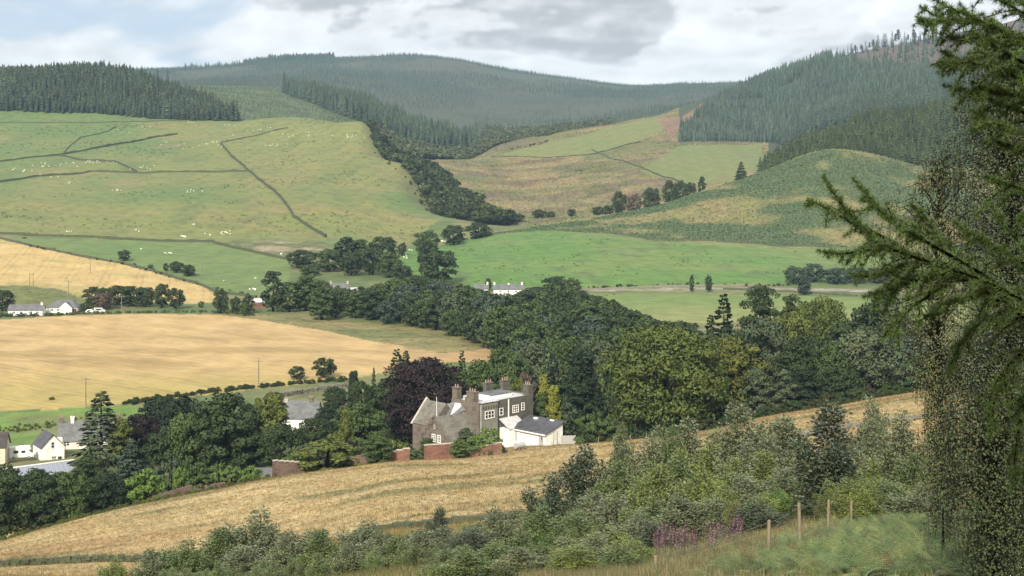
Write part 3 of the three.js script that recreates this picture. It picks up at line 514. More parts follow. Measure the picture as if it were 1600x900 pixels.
// ---------------------------------------------------------------- trees and shrubs round the big house and along the slope (300 to 460 m)
const NEARTREES = [
  // kind, leaves, bearing, top row, distance, width, label
  ['round0', 'dark', 4, 728, 296, 92, 'dark rounded tree at the left edge, front of the row below the white houses'],
  ['round1', 'dark', 60, 731, 300, 84, 'dark round-headed tree below the left end of the grey shed roof'],
  ['round2', 'mid', 108, 733, 303, 70, 'green tree with a pale side below the right end of the grey shed roof'],
  ['oval0', 'dark', 142, 712, 316, 62, 'dark narrow tree right of the grey shed roof, between shed and tall spruce'],
  ['round0', 'deep', 168, 738, 308, 66, 'blackish tree under the tall grey spruce, by the edge of the straw slope'],
  ['round1', 'dark', 36, 742, 318, 80, 'dark tree half hidden behind the front row below the grey shed roof'],
  ['spruce0', 'grey', 158, 612, 352, 108, 'tall thin grey-green spruce standing before the white terraced houses'],
  ['oval1', 'olive', 190, 652, 352, 42, 'thin olive tree between the tall grey spruce and the purple tree'],
  ['spruce0', 'blue', 207, 688, 318, 84, 'blue-green young spruce in front of the purple tree'],
  ['round2', 'purple', 220, 646, 364, 70, 'smaller dark purple tree right of the tall grey spruce'],
  ['oval1', 'deep', 240, 624, 384, 62, 'dark ragged tree left of the big sycamores, behind the purple tree'],
  ['round2', 'deep', 278, 616, 380, 88, 'broad blackish tree behind the big sycamores'],
  ['round1', 'dark', 262, 665, 348, 74, 'dark tree in the shade left of the big sycamores'],
  ['round0', 'mid', 300, 640, 346, 78, 'mid green tree left of the largest sycamore above the clipped hedge'],
  ['round1', 'dark', 352, 612, 350, 118, 'largest sycamore, dark green and wide, above the grey yard'],
  ['spruce1', 'dark', 338, 606, 372, 46, 'dark pointed tree rising behind the largest sycamore'],
  ['round2', 'dark', 395, 630, 366, 62, 'dark tree between the largest sycamore and the yellow cypress'],
  ['cypress0', 'olive', 428, 611, 352, 60, 'yellow-green pointed cypress left of the grey slate cottage roof'],
  ['cypress1', 'olive', 404, 620, 362, 28, 'smaller yellow-green cypress against the left side of the big one'],
  ['round0', 'dark', 440, 660, 342, 70, 'dark green tree at the foot of the yellow-green cypress'],
  ['bush0', 'grey', 470, 690, 330, 58, 'grey-green shrub behind the left end of the brick garden wall'],
  ['oval2', 'deep', 517, 630, 368, 56, 'dark yew right of the grey slate cottage roof'],
  ['round2', 'dark', 492, 652, 352, 58, 'dark low tree in front of the grey slate cottage'],
  ['round1', 'mid', 562, 626, 352, 86, 'mid green tree left of the copper beech'],
  ['cypress0', 'olive', 541, 636, 334, 26, 'small pale green pointed tree in the garden left of the copper beech'],
  ['cypress1', 'deep', 549, 579, 412, 16, 'left one of two slim dark cypresses behind the garden'],
  ['cypress0', 'deep', 555, 578, 416, 16, 'right one of two slim dark cypresses behind the garden'],
  ['spruce0', 'deep', 584, 574, 402, 17, 'single slim dark conifer left of the tall pair of conifers'],
  ['round0', 'dark', 564, 592, 412, 40, 'dark rounded tree at the foot of the slim cypresses'],
  ['spruce1', 'dark', 620, 545, 404, 56, 'left one of the tall pair of dark conifers behind the copper beech'],
  ['spruce0', 'dark', 634, 548, 400, 50, 'right one of the tall pair of dark conifers behind the copper beech'],
  ['oval0', 'dark', 604, 590, 396, 50, 'dark green tree at the left foot of the tall pair of conifers'],
  ['beech0', 'purple', 666, 556, 372, 132, 'great copper beech with dark purple crown behind the stone house'],
  ['spruce1', 'dark', 722, 547, 408, 34, 'dark conifer top right behind the copper beech'],
  ['round1', 'mid', 752, 560, 398, 70, 'mid green tree behind the left chimneys of the stone house'],
  ['round2', 'mid', 718, 575, 402, 60, 'green tree directly right of the copper beech'],
  ['round0', 'mid', 790, 540, 428, 76, 'broad green tree behind the right chimneys of the stone house'],
  ['round2', 'grey', 838, 534, 440, 78, 'grey-green tree behind the yellow cypress pair'],
  ['round0', 'olive', 806, 588, 376, 34, 'pale olive tree at the rear right chimney of the stone house'],
  ['round2', 'brown', 822, 580, 390, 34, 'brownish small tree behind the stone house'],
  ['cypress0', 'yellow', 850, 584, 352, 30, 'taller of the two golden cypresses right of the stone house'],
  ['cypress1', 'yellow', 866, 601, 346, 32, 'lower of the two golden cypresses right of the stone house'],
  ['oval2', 'mid', 846, 612, 349, 30, 'green tree between the stone house and the golden cypresses'],
  ['round1', 'grey', 872, 620, 350, 56, 'grey-green willow behind the white outbuilding'],
  ['cypress1', 'deep', 910, 542, 366, 82, 'very dark conical evergreen left of the great chestnut'],
  ['round0', 'grey', 934, 526, 432, 74, 'grey-green rounded tree behind the very dark evergreen'],
  ['round2', 'mid', 886, 528, 446, 60, 'dull green tree behind the very dark evergreen, towards the wood'],
  ['bush0', 'mid', 925, 640, 334, 56, 'mid green shrub right of the white outbuilding'],
  ['bush1', 'mid', 954, 650, 332, 40, 'green shrub under the left edge of the great chestnut'],
  ['bush2', 'dark', 908, 668, 326, 26, 'small dark green bush at the field edge right of the white outbuilding'],
  ['chestnut0', 'chestnut', 1038, 502, 346, 206, 'great spreading chestnut with yellowish green crown in the middle of the tree line'],
  ['round1', 'amber', 1140, 526, 358, 112, 'big tree turning amber on the right side of the great chestnut'],
  ['round0', 'chestnut', 1098, 520, 376, 90, 'yellowish tree between the great chestnut and the amber tree'],
  ['spruce1', 'deep', 1131, 459, 410, 56, 'dark ragged spruce standing above the amber tree'],
  ['spruce0', 'dark', 1110, 492, 416, 40, 'dark conifer left below the ragged spruce'],
  ['pine0', 'dark', 1188, 443, 424, 74, 'dark pine with level branches against the pale field'],
  ['pine1', 'dark', 1232, 458, 430, 46, 'smaller pine right of the level-branched pine'],
  ['weeping0', 'grey', 1196, 494, 384, 78, 'grey-green weeping birch below the level-branched pine'],
  ['oval0', 'grey', 1182, 574, 350, 44, 'narrow grey-green tree at the field edge right of the amber tree'],
  ['oval1', 'grey', 1222, 576, 350, 44, 'narrow grey-green tree at the foot of the weeping birch'],
  ['beech0', 'olive', 1236, 484, 400, 96, 'dark olive tree right behind the weeping birch'],
  ['beech0', 'dark', 1262, 522, 366, 98, 'dark tree with sweeping branches above the field edge on the right'],
  ['round2', 'mid', 1296, 535, 362, 60, 'green tree in front of the olive dome on the right'],
  ['chestnut0', 'chestnut', 1284, 458, 428, 116, 'wide dome-shaped tree with olive top against the pale field'],
  ['round0', 'grey', 1350, 510, 366, 116, 'rounded grey-green tree at the field edge left of the big birch'],
  ['round1', 'dark', 1384, 452, 432, 110, 'dark broad tree behind the larch branch tips'],
  ['round2', 'blue', 1410, 520, 398, 90, 'bluish tree behind the rounded grey-green tree'],
  ['bush0', 'grey', 1424, 566, 356, 60, 'grey-green shrub at the top right corner of the straw slope'],
  ['round0', 'dark', 1462, 540, 372, 80, 'dark tree half hidden by the big birch, above the straw slope'],
  ['round1', 'dark', 1535, 520, 380, 110, 'dark tree mostly hidden behind the big birch'],
  ['round2', 'dark', 1610, 515, 384, 120, 'dark tree at the right edge behind the big birch'],
  ['round0', 'dark', 1112, 518, 402, 84, 'dark tree filling the gap behind the great chestnut and the amber tree'],
  ['round1', 'dark', 1160, 512, 398, 78, 'dark tree behind the left side of the weeping birch in the tree line'],
  ['round2', 'deep', 1228, 505, 414, 80, 'blackish tree between the level-branched pine and the wide dome'],
  ['oval0', 'dark', 1322, 500, 412, 74, 'dark tree right of the wide dome, behind the rounded grey-green tree'],
  ['round0', 'dark', 1160, 575, 366, 66, 'dark low tree at the right foot of the amber tree'],
  ['round1', 'deep', 1262, 575, 358, 80, 'blackish low tree at the field edge under the sweeping dark tree'],
  ['round2', 'dark', 1310, 572, 356, 74, 'dark low tree at the field edge left of the rounded grey-green tree'],
  ['round2', 'dark', 985, 520, 420, 70, 'dark tree just left behind the crown of the great chestnut'],
  ['round1', 'dark', 524, 604, 438, 40, 'dark small tree behind the grey slate cottage, right of the two lone round trees'],
  ['round2', 'mid', 598, 606, 424, 46, 'mid green tree behind the garden at the left foot of the tall conifers'],
  ['round0', 'dark', 640, 588, 418, 60, 'dark tree between the tall pair of conifers and the copper beech'],
  // garden and hedge shrubs along the slope's edge
  ['bush2', 'lime', 228, 732, 300, 66, 'fresh green shrub at the left end of the brick wall ruins'],
  ['bush0', 'grey', 262, 714, 318, 58, 'tall grey-green shrub behind the clipped lime hedge'],
  ['bush1', 'lime', 283, 728, 308, 30, 'clipped lime green bush on the brick wall ruins'],
  ['bush2', 'mid', 308, 722, 306, 46, 'dark green bush right of the clipped lime bush'],
  ['bush0', 'light', 336, 722, 308, 42, 'light green bush in the middle of the hedge above the straw slope'],
  ['bush1', 'light', 362, 727, 308, 42, 'rounded light green bush near the right end of the hedge'],
  ['bush2', 'lime', 392, 728, 306, 40, 'bright green bush at the right end of the hedge, by the grey yard'],
  ['bush1', 'mid', 318, 740, 303, 40, 'dark ivy-clad bush over the brick wall ruins'],
  ['bush0', 'olive', 512, 690, 312, 118, 'large yellowish spreading shrub behind the brick garden wall'],
  ['bush1', 'lime', 462, 706, 313, 48, 'lime green low shrub at the left end of the brick garden wall'],
  ['bush2', 'olive', 560, 696, 315, 56, 'golden green shrub right of the large spreading shrub'],
  ['oval1', 'mid', 590, 680, 307, 42, 'upright dark green garden tree before the brick garden wall'],
  ['bush0', 'olive', 617, 684, 322, 46, 'yellow-green garden shrub behind the low brick wall'],
  ['bush1', 'mid', 640, 700, 318, 40, 'dark green bush in the gap between two brick walls'],
  ['bush2', 'grey', 566, 683, 326, 20, 'round grey-green clipped bush in the garden'],
  ['bush0', 'purple', 546, 684, 330, 28, 'small purple shrub in the garden'],
  ['bush1', 'dark', 602, 672, 336, 22, 'small dark clipped bush under the copper beech'],
  ['bush2', 'olive', 522, 676, 336, 44, 'yellowish shrub beyond the large spreading garden shrub'],
  ['oval2', 'light', 718, 686, 309, 30, 'small light green tree before the gap in the brick wall by the stone house'],
  ['bush0', 'lime', 700, 692, 317, 46, 'bright green hedge shrub in front of the stone gable'],
  ['bush1', 'lime', 762, 668, 319, 50, 'bright green climbing shrub left of the white outbuilding'],
  ['bush2', 'light', 738, 682, 317, 44, 'light green shrub spilling over the brick wall by the stone house'],
  ['oval0', 'grey', 727, 668, 322, 26, 'thin grey-green sapling against the stone wing roof'],
  ['oval0', 'mid', 668, 684, 318, 24, 'small green tree at the left corner of the stone gable'],
  ['bush1', 'light', 684, 694, 316, 34, 'light green bush under the stone gable windows, above the brick wall'],
  ['bush0', 'light', 905, 682, 322, 20, 'small light bush at the grey fence end'],
];
for (const [key, leaf, px, top, D, wide, label] of NEARTREES) tree(key, leaf, px, top, D, wide * (/round|oval|beech|weep/.test(key) ? 1.12 : /spruce|pine/.test(key) && px > 1000 ? 1.45 : 1), label);

// ---------------------------------------------------------------- trees and hedges of the valley (450 to 1200 m)
const FARTREES = [
  ['farround0', 'dark', 464, 572, 505, 28, 'smaller of two lone round trees at the near edge of the barley'],
  ['farround1', 'dark', 507, 558, 510, 40, 'larger of two lone round trees at the near edge of the barley'],
  ['farround2', 'light', 81, 627, 468, 11, 'tiny lone tree at the bottom left edge of the barley'],
  ['farround0', 'dark', 4, 453, 705, 40, 'dark tree at the left edge beside the low farm bungalow'],
  ['farround1', 'dark', 150, 447, 722, 44, 'left tree of the dark clump right of the farm bungalows'],
  ['farround0', 'brown', 160, 457, 704, 40, 'brownish tree in front of the dark clump by the bungalows'],
  ['farround2', 'dark', 184, 445, 722, 48, 'second tree of the dark clump, behind the parked van'],
  ['farround1', 'dark', 209, 446, 718, 48, 'third tree of the dark clump right of the farm bungalows'],
  ['farround0', 'dark', 228, 448, 716, 36, 'fourth tree of the dark clump, at its right end'],
  ['farround2', 'dark', 253, 442, 712, 28, 'taller of two separate dark trees right of the clump'],
  ['farround1', 'dark', 275, 449, 708, 30, 'lower of two separate dark trees right of the clump'],
  ['bush0', 'dark', 136, 470, 698, 22, 'low bush at the left foot of the dark clump'],
  ['farround1', 'dark', 194, 390, 905, 22, 'lone round tree on the edge of the left sheep field'],
  ['farround0', 'dark', 276, 408, 868, 24, 'left tree of a small group on the edge of the left sheep field'],
  ['farround2', 'dark', 294, 413, 856, 26, 'right tree of a small group on the edge of the left sheep field'],
  ['faroval1', 'dark', 259, 411, 872, 10, 'slim small tree left of the small group by the sheep field'],
  ['bush1', 'dark', 235, 413, 880, 9, 'round bush on the field edge between lone tree and small group'],
  ['bush2', 'dark', 210, 411, 888, 6, 'tiny bush just right of the lone round tree'],
  ['bush0', 'dark', 38, 375, 985, 8, 'tiny bush at the top corner of the upper barley'],
  ['bush1', 'mid', 314, 470, 715, 10, 'little bush on the track left of the three roadside trees'],
  ['farround2', 'dark', 345, 450, 690, 28, 'left one of the roadside trees above the barley corner'],
  ['farround1', 'dark', 368, 463, 690, 20, 'middle one of the roadside trees above the barley corner'],
  ['faroval0', 'dark', 388, 460, 692, 22, 'right one of the roadside trees above the barley corner'],
  ['farround0', 'mid', 382, 472, 682, 18, 'small pale tree in front of the roadside trees'],
  ['faroval2', 'dark', 427, 423, 700, 40, 'tall ragged tree at the left end of the wooded belt'],
  ['faroval1', 'mid', 452, 440, 700, 40, 'green tree right of the tall ragged tree'],
  ['faroval0', 'mid', 478, 428, 706, 46, 'airy tree with pale trunk in the left of the wooded belt'],
  ['faroval2', 'mid', 503, 448, 676, 44, 'green tree standing forward of the wooded belt on the rough field'],
  ['farround0', 'dark', 474, 390, 905, 54, 'dark dome-shaped tree at the left of the upper copse'],
  ['farround1', 'mid', 484, 412, 870, 34, 'pale round tree below the dark dome-shaped tree'],
  ['farround2', 'mid', 514, 388, 890, 46, 'mid green tree of the upper copse right of the dark dome'],
  ['faroval0', 'dark', 541, 369, 900, 46, 'tall dark tree in the middle of the upper copse'],
  ['faroval1', 'mid', 562, 373, 905, 40, 'airy tall tree of the upper copse'],
  ['farround0', 'dark', 598, 369, 920, 54, 'big dark tree at the right of the upper copse'],
  ['farround1', 'dark', 582, 386, 880, 44, 'tree in the front of the upper copse behind the chimneyed cottage'],
  ['farround2', 'mid', 608, 392, 868, 44, 'green tree low on the right side of the upper copse'],
  ['farround0', 'dark', 549, 392, 872, 36, 'dark tree in the hollow of the upper copse'],
  ['farround1', 'dark', 628, 412, 838, 36, 'dark tree at the lower right of the upper copse'],
  ['bush0', 'dark', 628, 378, 980, 16, 'dark bush on the right shoulder of the upper copse'],
  ['farround2', 'dark', 684, 389, 838, 66, 'large dark tree standing alone below the bright green field corner'],
  ['faroval2', 'dark', 664, 374, 905, 24, 'slim dark tree above the large lone tree'],
  ['farround1', 'mid', 666, 359, 985, 42, 'broad tree beside the burn above the slim dark tree'],
  ['farround0', 'dark', 709, 351, 1035, 40, 'round dark tree at the mouth of the gorge'],
  ['farround2', 'dark', 748, 347, 1065, 44, 'low dark tree right of the round one at the gorge mouth'],
  ['farround0', 'dark', 868, 431, 800, 46, 'dark rounded tree right of the white cottages'],
  ['farround1', 'mid', 893, 434, 788, 34, 'mid green tree at the end of the farm track, right of the white cottages'],
  ['farround2', 'dark', 763, 434, 805, 12, 'small dark tree behind the roof of the white cottages'],
  ['faroval0', 'dark', 1081, 429, 805, 9, 'left small tree on the farm track below the bright green field'],
  ['farround1', 'dark', 1107, 429, 803, 12, 'right small tree on the farm track below the bright green field'],
  ['farround0', 'dark', 843, 327, 1255, 24, 'left tree of a pair on the moor edge behind the knoll'],
  ['farround1', 'dark', 860, 330, 1250, 16, 'right tree of a pair on the moor edge behind the knoll'],
  ['farround2', 'dark', 893, 326, 1250, 14, 'single round tree on the moor edge right of the pair'],
  ['farround0', 'dark', 905, 278, 1560, 13, 'lone dark tree in the middle of the moorland'],
  ['farround1', 'dark', 934, 322, 1225, 20, 'lowest tree of the row behind the bracken knoll'],
  ['farround2', 'dark', 950, 320, 1235, 20, 'second lowest tree of the row behind the bracken knoll'],
  ['farround0', 'dark', 968, 298, 1250, 24, 'tall tree in the lower half of the row behind the knoll'],
  ['farround1', 'brown', 990, 302, 1240, 26, 'brownish tree in the row behind the bracken knoll'],
  ['farround2', 'dark', 1017, 292, 1225, 32, 'darkest round tree in the row behind the bracken knoll'],
  ['farround0', 'dark', 1047, 281, 1240, 24, 'tree of the row right of the darkest round one'],
  ['farround1', 'dark', 1062, 281, 1240, 22, 'tree in the upper part of the row behind the knoll'],
  ['farround2', 'dark', 1079, 284, 1240, 20, 'last but one tree at the top of the row behind the knoll'],
  ['faroval1', 'dark', 1097, 275, 1235, 14, 'topmost slim tree of the row behind the bracken knoll'],
  ['spruce1', 'dark', 1158, 252, 1255, 22, 'lone dark conifer on the skyline of the bracken knoll'],
  ['farround1', 'blue', 1240, 415, 835, 32, 'left tree of the bluish copse at the far edge of the green field'],
  ['farround2', 'blue', 1272, 411, 845, 40, 'second tree of the bluish copse'],
  ['farround0', 'blue', 1305, 418, 840, 46, 'wide middle tree of the bluish copse'],
  ['farround1', 'blue', 1336, 416, 845, 40, 'tree of the bluish copse beneath the larch twig tips'],
  ['farround2', 'blue', 1372, 418, 850, 50, 'right tree of the bluish copse behind the larch tips'],
  ['cypress0', 'blue', 1257, 428, 790, 22, 'small pale conical tree in front of the bluish copse'],
  ['farround0', 'blue', 1415, 420, 855, 46, 'tree of the bluish copse hidden behind the larch branch'],
];
for (const [key, leaf, px, top, D, wide, label] of FARTREES) tree(key, leaf, px, top, D, wide, label);
// the wooded belt that winds along the burn: broadleaved trees one cannot tell apart by look
{
  const R = rng(77), inBelt = area([[470, -702], [560, -672], [640, -650], [700, -625], [760, -588], [800, -548], [830, -505], [880, -468], [960, -440], [1075, -428], [1075, -540], [1000, -640], [900, -735], [820, -775], [740, -785], [640, -790], [560, -775], [480, -752]]);
  const lid = pchip([400, 480, 560, 640, 720, 790, 850, 900, 950, 1000, 1060, 1100], [425, 432, 447, 428, 442, 457, 444, 450, 466, 486, 498, 505]), spots = [];
  for (let k = 0; k < 9000 && spots.length < 215; k++) {
    const D = 425 + 370 * Math.pow(R(), 0.8), px = 460 + 620 * R(), x = (px - 800) / F * D;
    if (!inBelt(x, D) || spots.some(s => (s[0] - x) ** 2 + (s[1] - D) ** 2 < 70)) continue;
    if (px > 505 && px < 560 && D > 735) continue;          // the cottage garden
    if (px > 735 && px < 828 && D > 762) continue;          // the white cottages
    const p = place(px, D, -0.1), most = CY + (YH - lid(px)) / F * D - p[1]; if (most < 5) continue;
    const h = Math.min(most * (0.85 + 0.15 * R()), 11 + 8 * R()), w = Math.min(h * (0.75 + 0.35 * R()), 15);
    const leaf = ['dark', 'dark', 'mid', 'dark', 'mid', 'grey', 'blue', 'mid', 'mid', 'dark'][Math.floor(R() * 10)], v = Math.floor(R() * 3);
    const TONE = { dark: 'dark green', mid: 'mid green', grey: 'grey-green', blue: 'blue-green' }, part3 = px < 640 ? 'the left third' : px < 820 ? 'the middle third' : D > 560 ? 'the far right third' : 'the near right third';
    spots.push([x, D]);
    plant((R() < 0.72 ? 'farround' : 'faroval') + v, leaf, p, h, w, `${TONE[leaf]} tree packed among others in ${part3} of the wooded belt`, `${TONE[leaf]} trees in ${part3} of the wooded belt`, R() * 6);
  }
}
// hedges, bramble and bushes too many to count along walls and tracks
function scatterAlong(name, label, category, key, leaf, line, n, sizes, spread, seed) {
  const R = rng(seed), P = proto(key), m = new THREE.InstancedMesh(P.crown, LEAF[leaf], n), M = new THREE.Matrix4(), q = new THREE.Quaternion(), pts = line.map(([px, v]) => v < 0 ? place(px, -v) : ground(px, v));
  for (let i = 0; i < n; i++) {
    const f = (i + R()) / n * (pts.length - 1), k = Math.min(Math.floor(f), pts.length - 2), t = f - k, x = lerp(pts[k][0], pts[k + 1][0], t) + (R() - 0.5) * spread, z = lerp(pts[k][2], pts[k + 1][2], t) + (R() - 0.5) * spread, s = lerp(sizes[0], sizes[1], R());
    M.compose(new THREE.Vector3(x, height(x, z) - 0.1 * s, z), q.setFromAxisAngle(new THREE.Vector3(0, 1, 0), R() * 6.3), new THREE.Vector3(s * (0.9 + 0.6 * R()) / P.w, s / P.h, s * (0.9 + 0.6 * R()) / P.w)); m.setMatrixAt(i, M);
    m.setColorAt(i, new THREE.Color().setRGB(0.7 + 0.6 * R(), 0.75 + 0.5 * R(), 0.7 + 0.6 * R()));
  }
  m.name = numbered(name); shadows(m); scene.add(m); return tag(m, label, category, null, 'stuff');
}
// ---------------------------------------------------------------- far forests: masses nobody could count, thousands of real trees each
function fewFaceConifer(seed, { h = 16, w = 5, levels = 9, spokes = 7 } = {}) {
  const R = rng(seed), f = new Faces();
  for (let l = 0; l < levels; l++) {
    const t = 0.10 + 0.88 * l / levels, r = w * 0.5 * Math.pow(1 - t, 0.85) + 0.2, n = Math.max(4, Math.round(spokes * (1 - 0.4 * t)));
    for (let k = 0; k < n; k++) {
      const a = (k + R() * 0.7) / n * 6.2832 + l, q = r * (0.7 + 0.5 * R()), y = h * t, drop = h * 0.10 * (0.8 + 0.5 * R()), d = [Math.cos(a), 0, Math.sin(a)], s = [-d[2], 0, d[0]], wd = q * 0.55, tt = 0.7 + 0.6 * R();
      f.tri([0, y + drop * 0.9, 0], [d[0] * q + s[0] * wd, y - drop * 0.4, d[2] * q + s[2] * wd], [d[0] * q * 0.9 - s[0] * wd, y - drop * 0.3, d[2] * q * 0.9 - s[2] * wd], unit([d[0], 0.55, d[2]]), [tt, tt, tt]);
    }
  }
  f.tri([0.25, h * 0.9, 0], [-0.2, h * 0.9, 0.15], [0, h * 1.03, 0], [0, 0.6, 0.8], [1, 1, 1]); f.tri([0, h * 0.9, 0.25], [0, h * 0.9, -0.25], [0, h * 1.03, 0], [0.8, 0.6, 0], [1, 1, 1]);
  limb(f, [0, -1, 0], [0, h * 0.35, 0], 0.22, 0.15, 4);
  return f.build();
}
function fewFaceBroad(seed) { const R = rng(seed), f = new Faces(), L = []; for (let i = 0; i < 7; i++) { const d = ball(R); L.push({ c: [d[0] * 1.6, 3.6 + d[1] * 1.3, d[2] * 1.6], r: 1.5 + 0.6 * R(), flat: 0.85 }); } leafCrown(f, L, 210, 1.25, R, [0, 3, 0], { clumps: 4 }); limb(f, [0, -0.5, 0], [0, 3, 0], 0.25, 0.12, 4); return f.build(); }
function forest(name, label, geoms, leaf, test, bounds, spacing, size, seed, tint = 0.3) {
  const R = rng(seed), lists = geoms.map(() => []), [p0, p1, D0, D1] = bounds;
  for (let D = D0; D < D1; D += spacing * (0.8 + 0.4 * R()) * 0.9) {
    const x0 = (p0 - 800) / F * D, x1 = (p1 - 800) / F * D;
    for (let x = x0; x < x1; x += spacing * (0.75 + 0.5 * R())) {
      const xx = x + spacing * 0.5 * (R() - 0.5), dd = D + spacing * 0.8 * (R() - 0.5), keep = test(xx, dd, 800 + F * xx / dd); if (!keep || R() > keep || (name === 'conifer_forest' && seed !== 801 && seed !== 804 && fbm(xx / 60 + seed, dd / 60, 3, 17) < 0.31)) continue;
      lists[Math.floor(R() * geoms.length)].push([xx, dd, R(), R(), R()]);
    }
  }
  let total = 0;
  lists.forEach((list, g) => {
    if (!list.length) return;
    const m = new THREE.InstancedMesh(geoms[g], LEAF[leaf], list.length), M = new THREE.Matrix4(), q = new THREE.Quaternion(), up = new THREE.Vector3(0, 1, 0);
    list.forEach(([x, D, a, b, c], i) => {
      const s = lerp(size[0], size[1], Math.pow(a, 1.3)) * (0.55 + 0.9 * fbm(x / 45, D / 45, 3, seed)); q.setFromAxisAngle(up, b * 6.3);
      M.compose(new THREE.Vector3(x, height(x, -D) - 0.2, -D), q, new THREE.Vector3(s * (0.8 + 0.5 * c), s, s * (0.8 + 0.5 * c))); m.setMatrixAt(i, M);
      const k = 1 + tint * (b + c - 1) + 0.5 * (fbm(x / 35, D / 60, 3, seed + 5) - 0.5); m.setColorAt(i, new THREE.Color().setRGB(k * (0.95 + 0.2 * a), k, k * (1.05 - 0.2 * a)));
    });
    m.name = numbered(name); shadows(m); scene.add(m); tag(m, label, 'forest', null, 'stuff'); total += list.length;
  });
}
const CONW = [fewFaceConifer(7, { h: 16, w: 8, levels: 7, spokes: 9 }), fewFaceConifer(8, { h: 15, w: 7, levels: 8, spokes: 8 })], CON = [fewFaceConifer(1, { w: 6.5, spokes: 8 }), fewFaceConifer(2, { w: 4.2, levels: 10 })], CON1 = [fewFaceConifer(3, { w: 4.6, levels: 6, spokes: 6 })], BRO = [fewFaceBroad(4), fewFaceBroad(5)], BRO1 = [fewFaceBroad(6)];
const inPoly = area;
{
  const a = inPoly([[-160, -1775], [0, -1770], [200, -1768], [374, -1752], [372, -1790], [340, -1880], [270, -1990], [200, -2090], [120, -2140], [-160, -2160]]);
  forest('conifer_forest', 'dark conifer plantation on the hilltop at the upper left', [CON[0]], 'forest', a, [-160, 380, 1750, 2170], 5.6, [0.75, 1.3], 801, 0.55);
  const b = inPoly([[600, -2080], [748, -2090], [742, -2180], [690, -2300], [620, -2430], [540, -2640], [480, -2740], [440, -2700], [478, -2500], [520, -2300], [560, -2130]]);
  forest('conifer_forest', 'tall dark conifer block above the wooded gorge in the centre', [CON[1]], 'forest', b, [430, 760, 2050, 2750], 7.2, [1.4, 2.0], 802, 0.45);
  const e = inPoly([[1060, -1790], [1206, -1790], [1230, -1660], [1500, -1640], [1745, -1620], [1745, -2080], [1480, -2250], [1340, -2380], [1200, -2580], [1150, -2430], [1100, -2130], [1062, -1900]]);
  forest('conifer_forest', 'big young conifer plantation covering the hillside on the right', [CON[1]], 'planting', (x, D, px) => e(x, D) && (px > 1300 && D > lerp(2330, 1930, clamp((px - 1300) / 180)) ? 0.13 : 1), [1050, 1745, 1780, 2600], 6.0, [0.6, 1.0], 803, 0.55);
  forest('conifer_forest', 'big young conifer plantation covering the hillside on the right', [CON[0]], 'planting', (x, D, px) => e(x, D) && D < 1800 && px > 1215, [1200, 1745, 1620, 1800], 5.2, [0.6, 0.95], 813, 0.35);
  const f = inPoly([[1188, -1300], [1250, -1300], [1330, -1292], [1745, -1280], [1745, -1560], [1450, -1590], [1360, -1600], [1270, -1540], [1215, -1450], [1186, -1360]]);
  forest('conifer_forest', 'darker older conifer wood in front of the big plantation on the right', CONW, 'dark', f, [1180, 1745, 1285, 1610], 6.4, [0.8, 1.25], 804, 0.45);
  forest('far_forest', 'bluish forest covering the farthest hills to the skyline', CON1, 'planting', (x, D, px) => D < 2900 ? (px < 560 ? 0 : px > 740 && px < 1120 ? 0.85 : 0) : clamp(0.06 + 1.0 * sstep(0.38, 0.50, fbm(x / 190, D / 300, 4, 5))), [-160, 1330, 2500, 4650], 10.5, [0.28, 0.62], 805, 0.4);
  const g = inPoly([[590, -1620], [700, -1720], [800, -1990], [900, -2090], [960, -2150], [960, -2520], [880, -2640], [760, -2600], [745, -2120], [600, -2080], [570, -1760]]);
  forest('birch_wood', 'grey-green birch wood filling the upper gorge under the conifer block', BRO, 'grey', g, [560, 970, 1600, 2650], 6.5, [0.9, 1.6], 806, 0.4);
  const h = inPoly([[590, -1500], [622, -1395], [650, -1325], [690, -1255], [735, -1205], [760, -1150], [800, -1185], [815, -1230], [775, -1300], [716, -1420], [674, -1530], [640, -1600], [600, -1640], [578, -1590]]);
  forest('gorge_wood', 'dark wood and bushes on the steep side of the gorge beside the left pasture', BRO, 'dark', h, [570, 820, 1140, 1650], 6.0, [0.8, 1.9], 807, 0.6);
  forest('gorge_wood', 'paler birches and thorns mixed into the wood on the side of the gorge', BRO, 'grey', (x, D) => h(x, D) ? 0.5 * sstep(0.45, 0.62, fbm(x / 40, D / 60, 3, 19)) : 0, [570, 820, 1140, 1650], 8, [0.8, 1.6], 817, 0.5);
  forest('young_planting', 'young trees planted over the green slope between the two left conifer blocks', CON1, 'mid', (x, D, px) => (px > 150 && px < 575 && D > 1800 && D < 2900 && !a(x, D) && !b(x, D)) ? 0.75 : 0, [150, 580, 1800, 2900], 7.5, [0.16, 0.30], 808, 0.3);
  forest('skyline_forest', 'taller forest standing along the farthest skyline in the upper left centre', CON, 'planting', (x, D, px) => (px > 380 && px < 522 ? 0.9 : px > 288 && px < 380 ? 0.12 : 0), [280, 530, 4330, 4600], 9, [0.7, 1.25], 814, 0.3);
  // single trees along the skyline of the right hill
  const R = rng(809);
  for (let k = 0; k < 34; k++) {
    const px = 1262 + 228 * (k + 0.7 * R()) / 34, D = lerp(2440, 2300, (px - 1262) / 228), tall = px > 1318 ? 12 + 12 * R() : 7 + 4 * R(), pine = px > 1318 && R() < 0.55;
    plant(pine ? 'pine' + (k % 2) : 'thinspruce' + (k % 2), 'deep', place(px, D, -0.3), tall, tall * (0.32 + 0.15 * R()), 'dark ragged tree standing on the skyline of the right hill', 'skyline trees on the right hill', R() * 6);
  }
  const S = [[222, 102, 1985], [192, 103, 2010], [207, 105, 2000], [246, 107, 1985], [262, 108, 1980]];
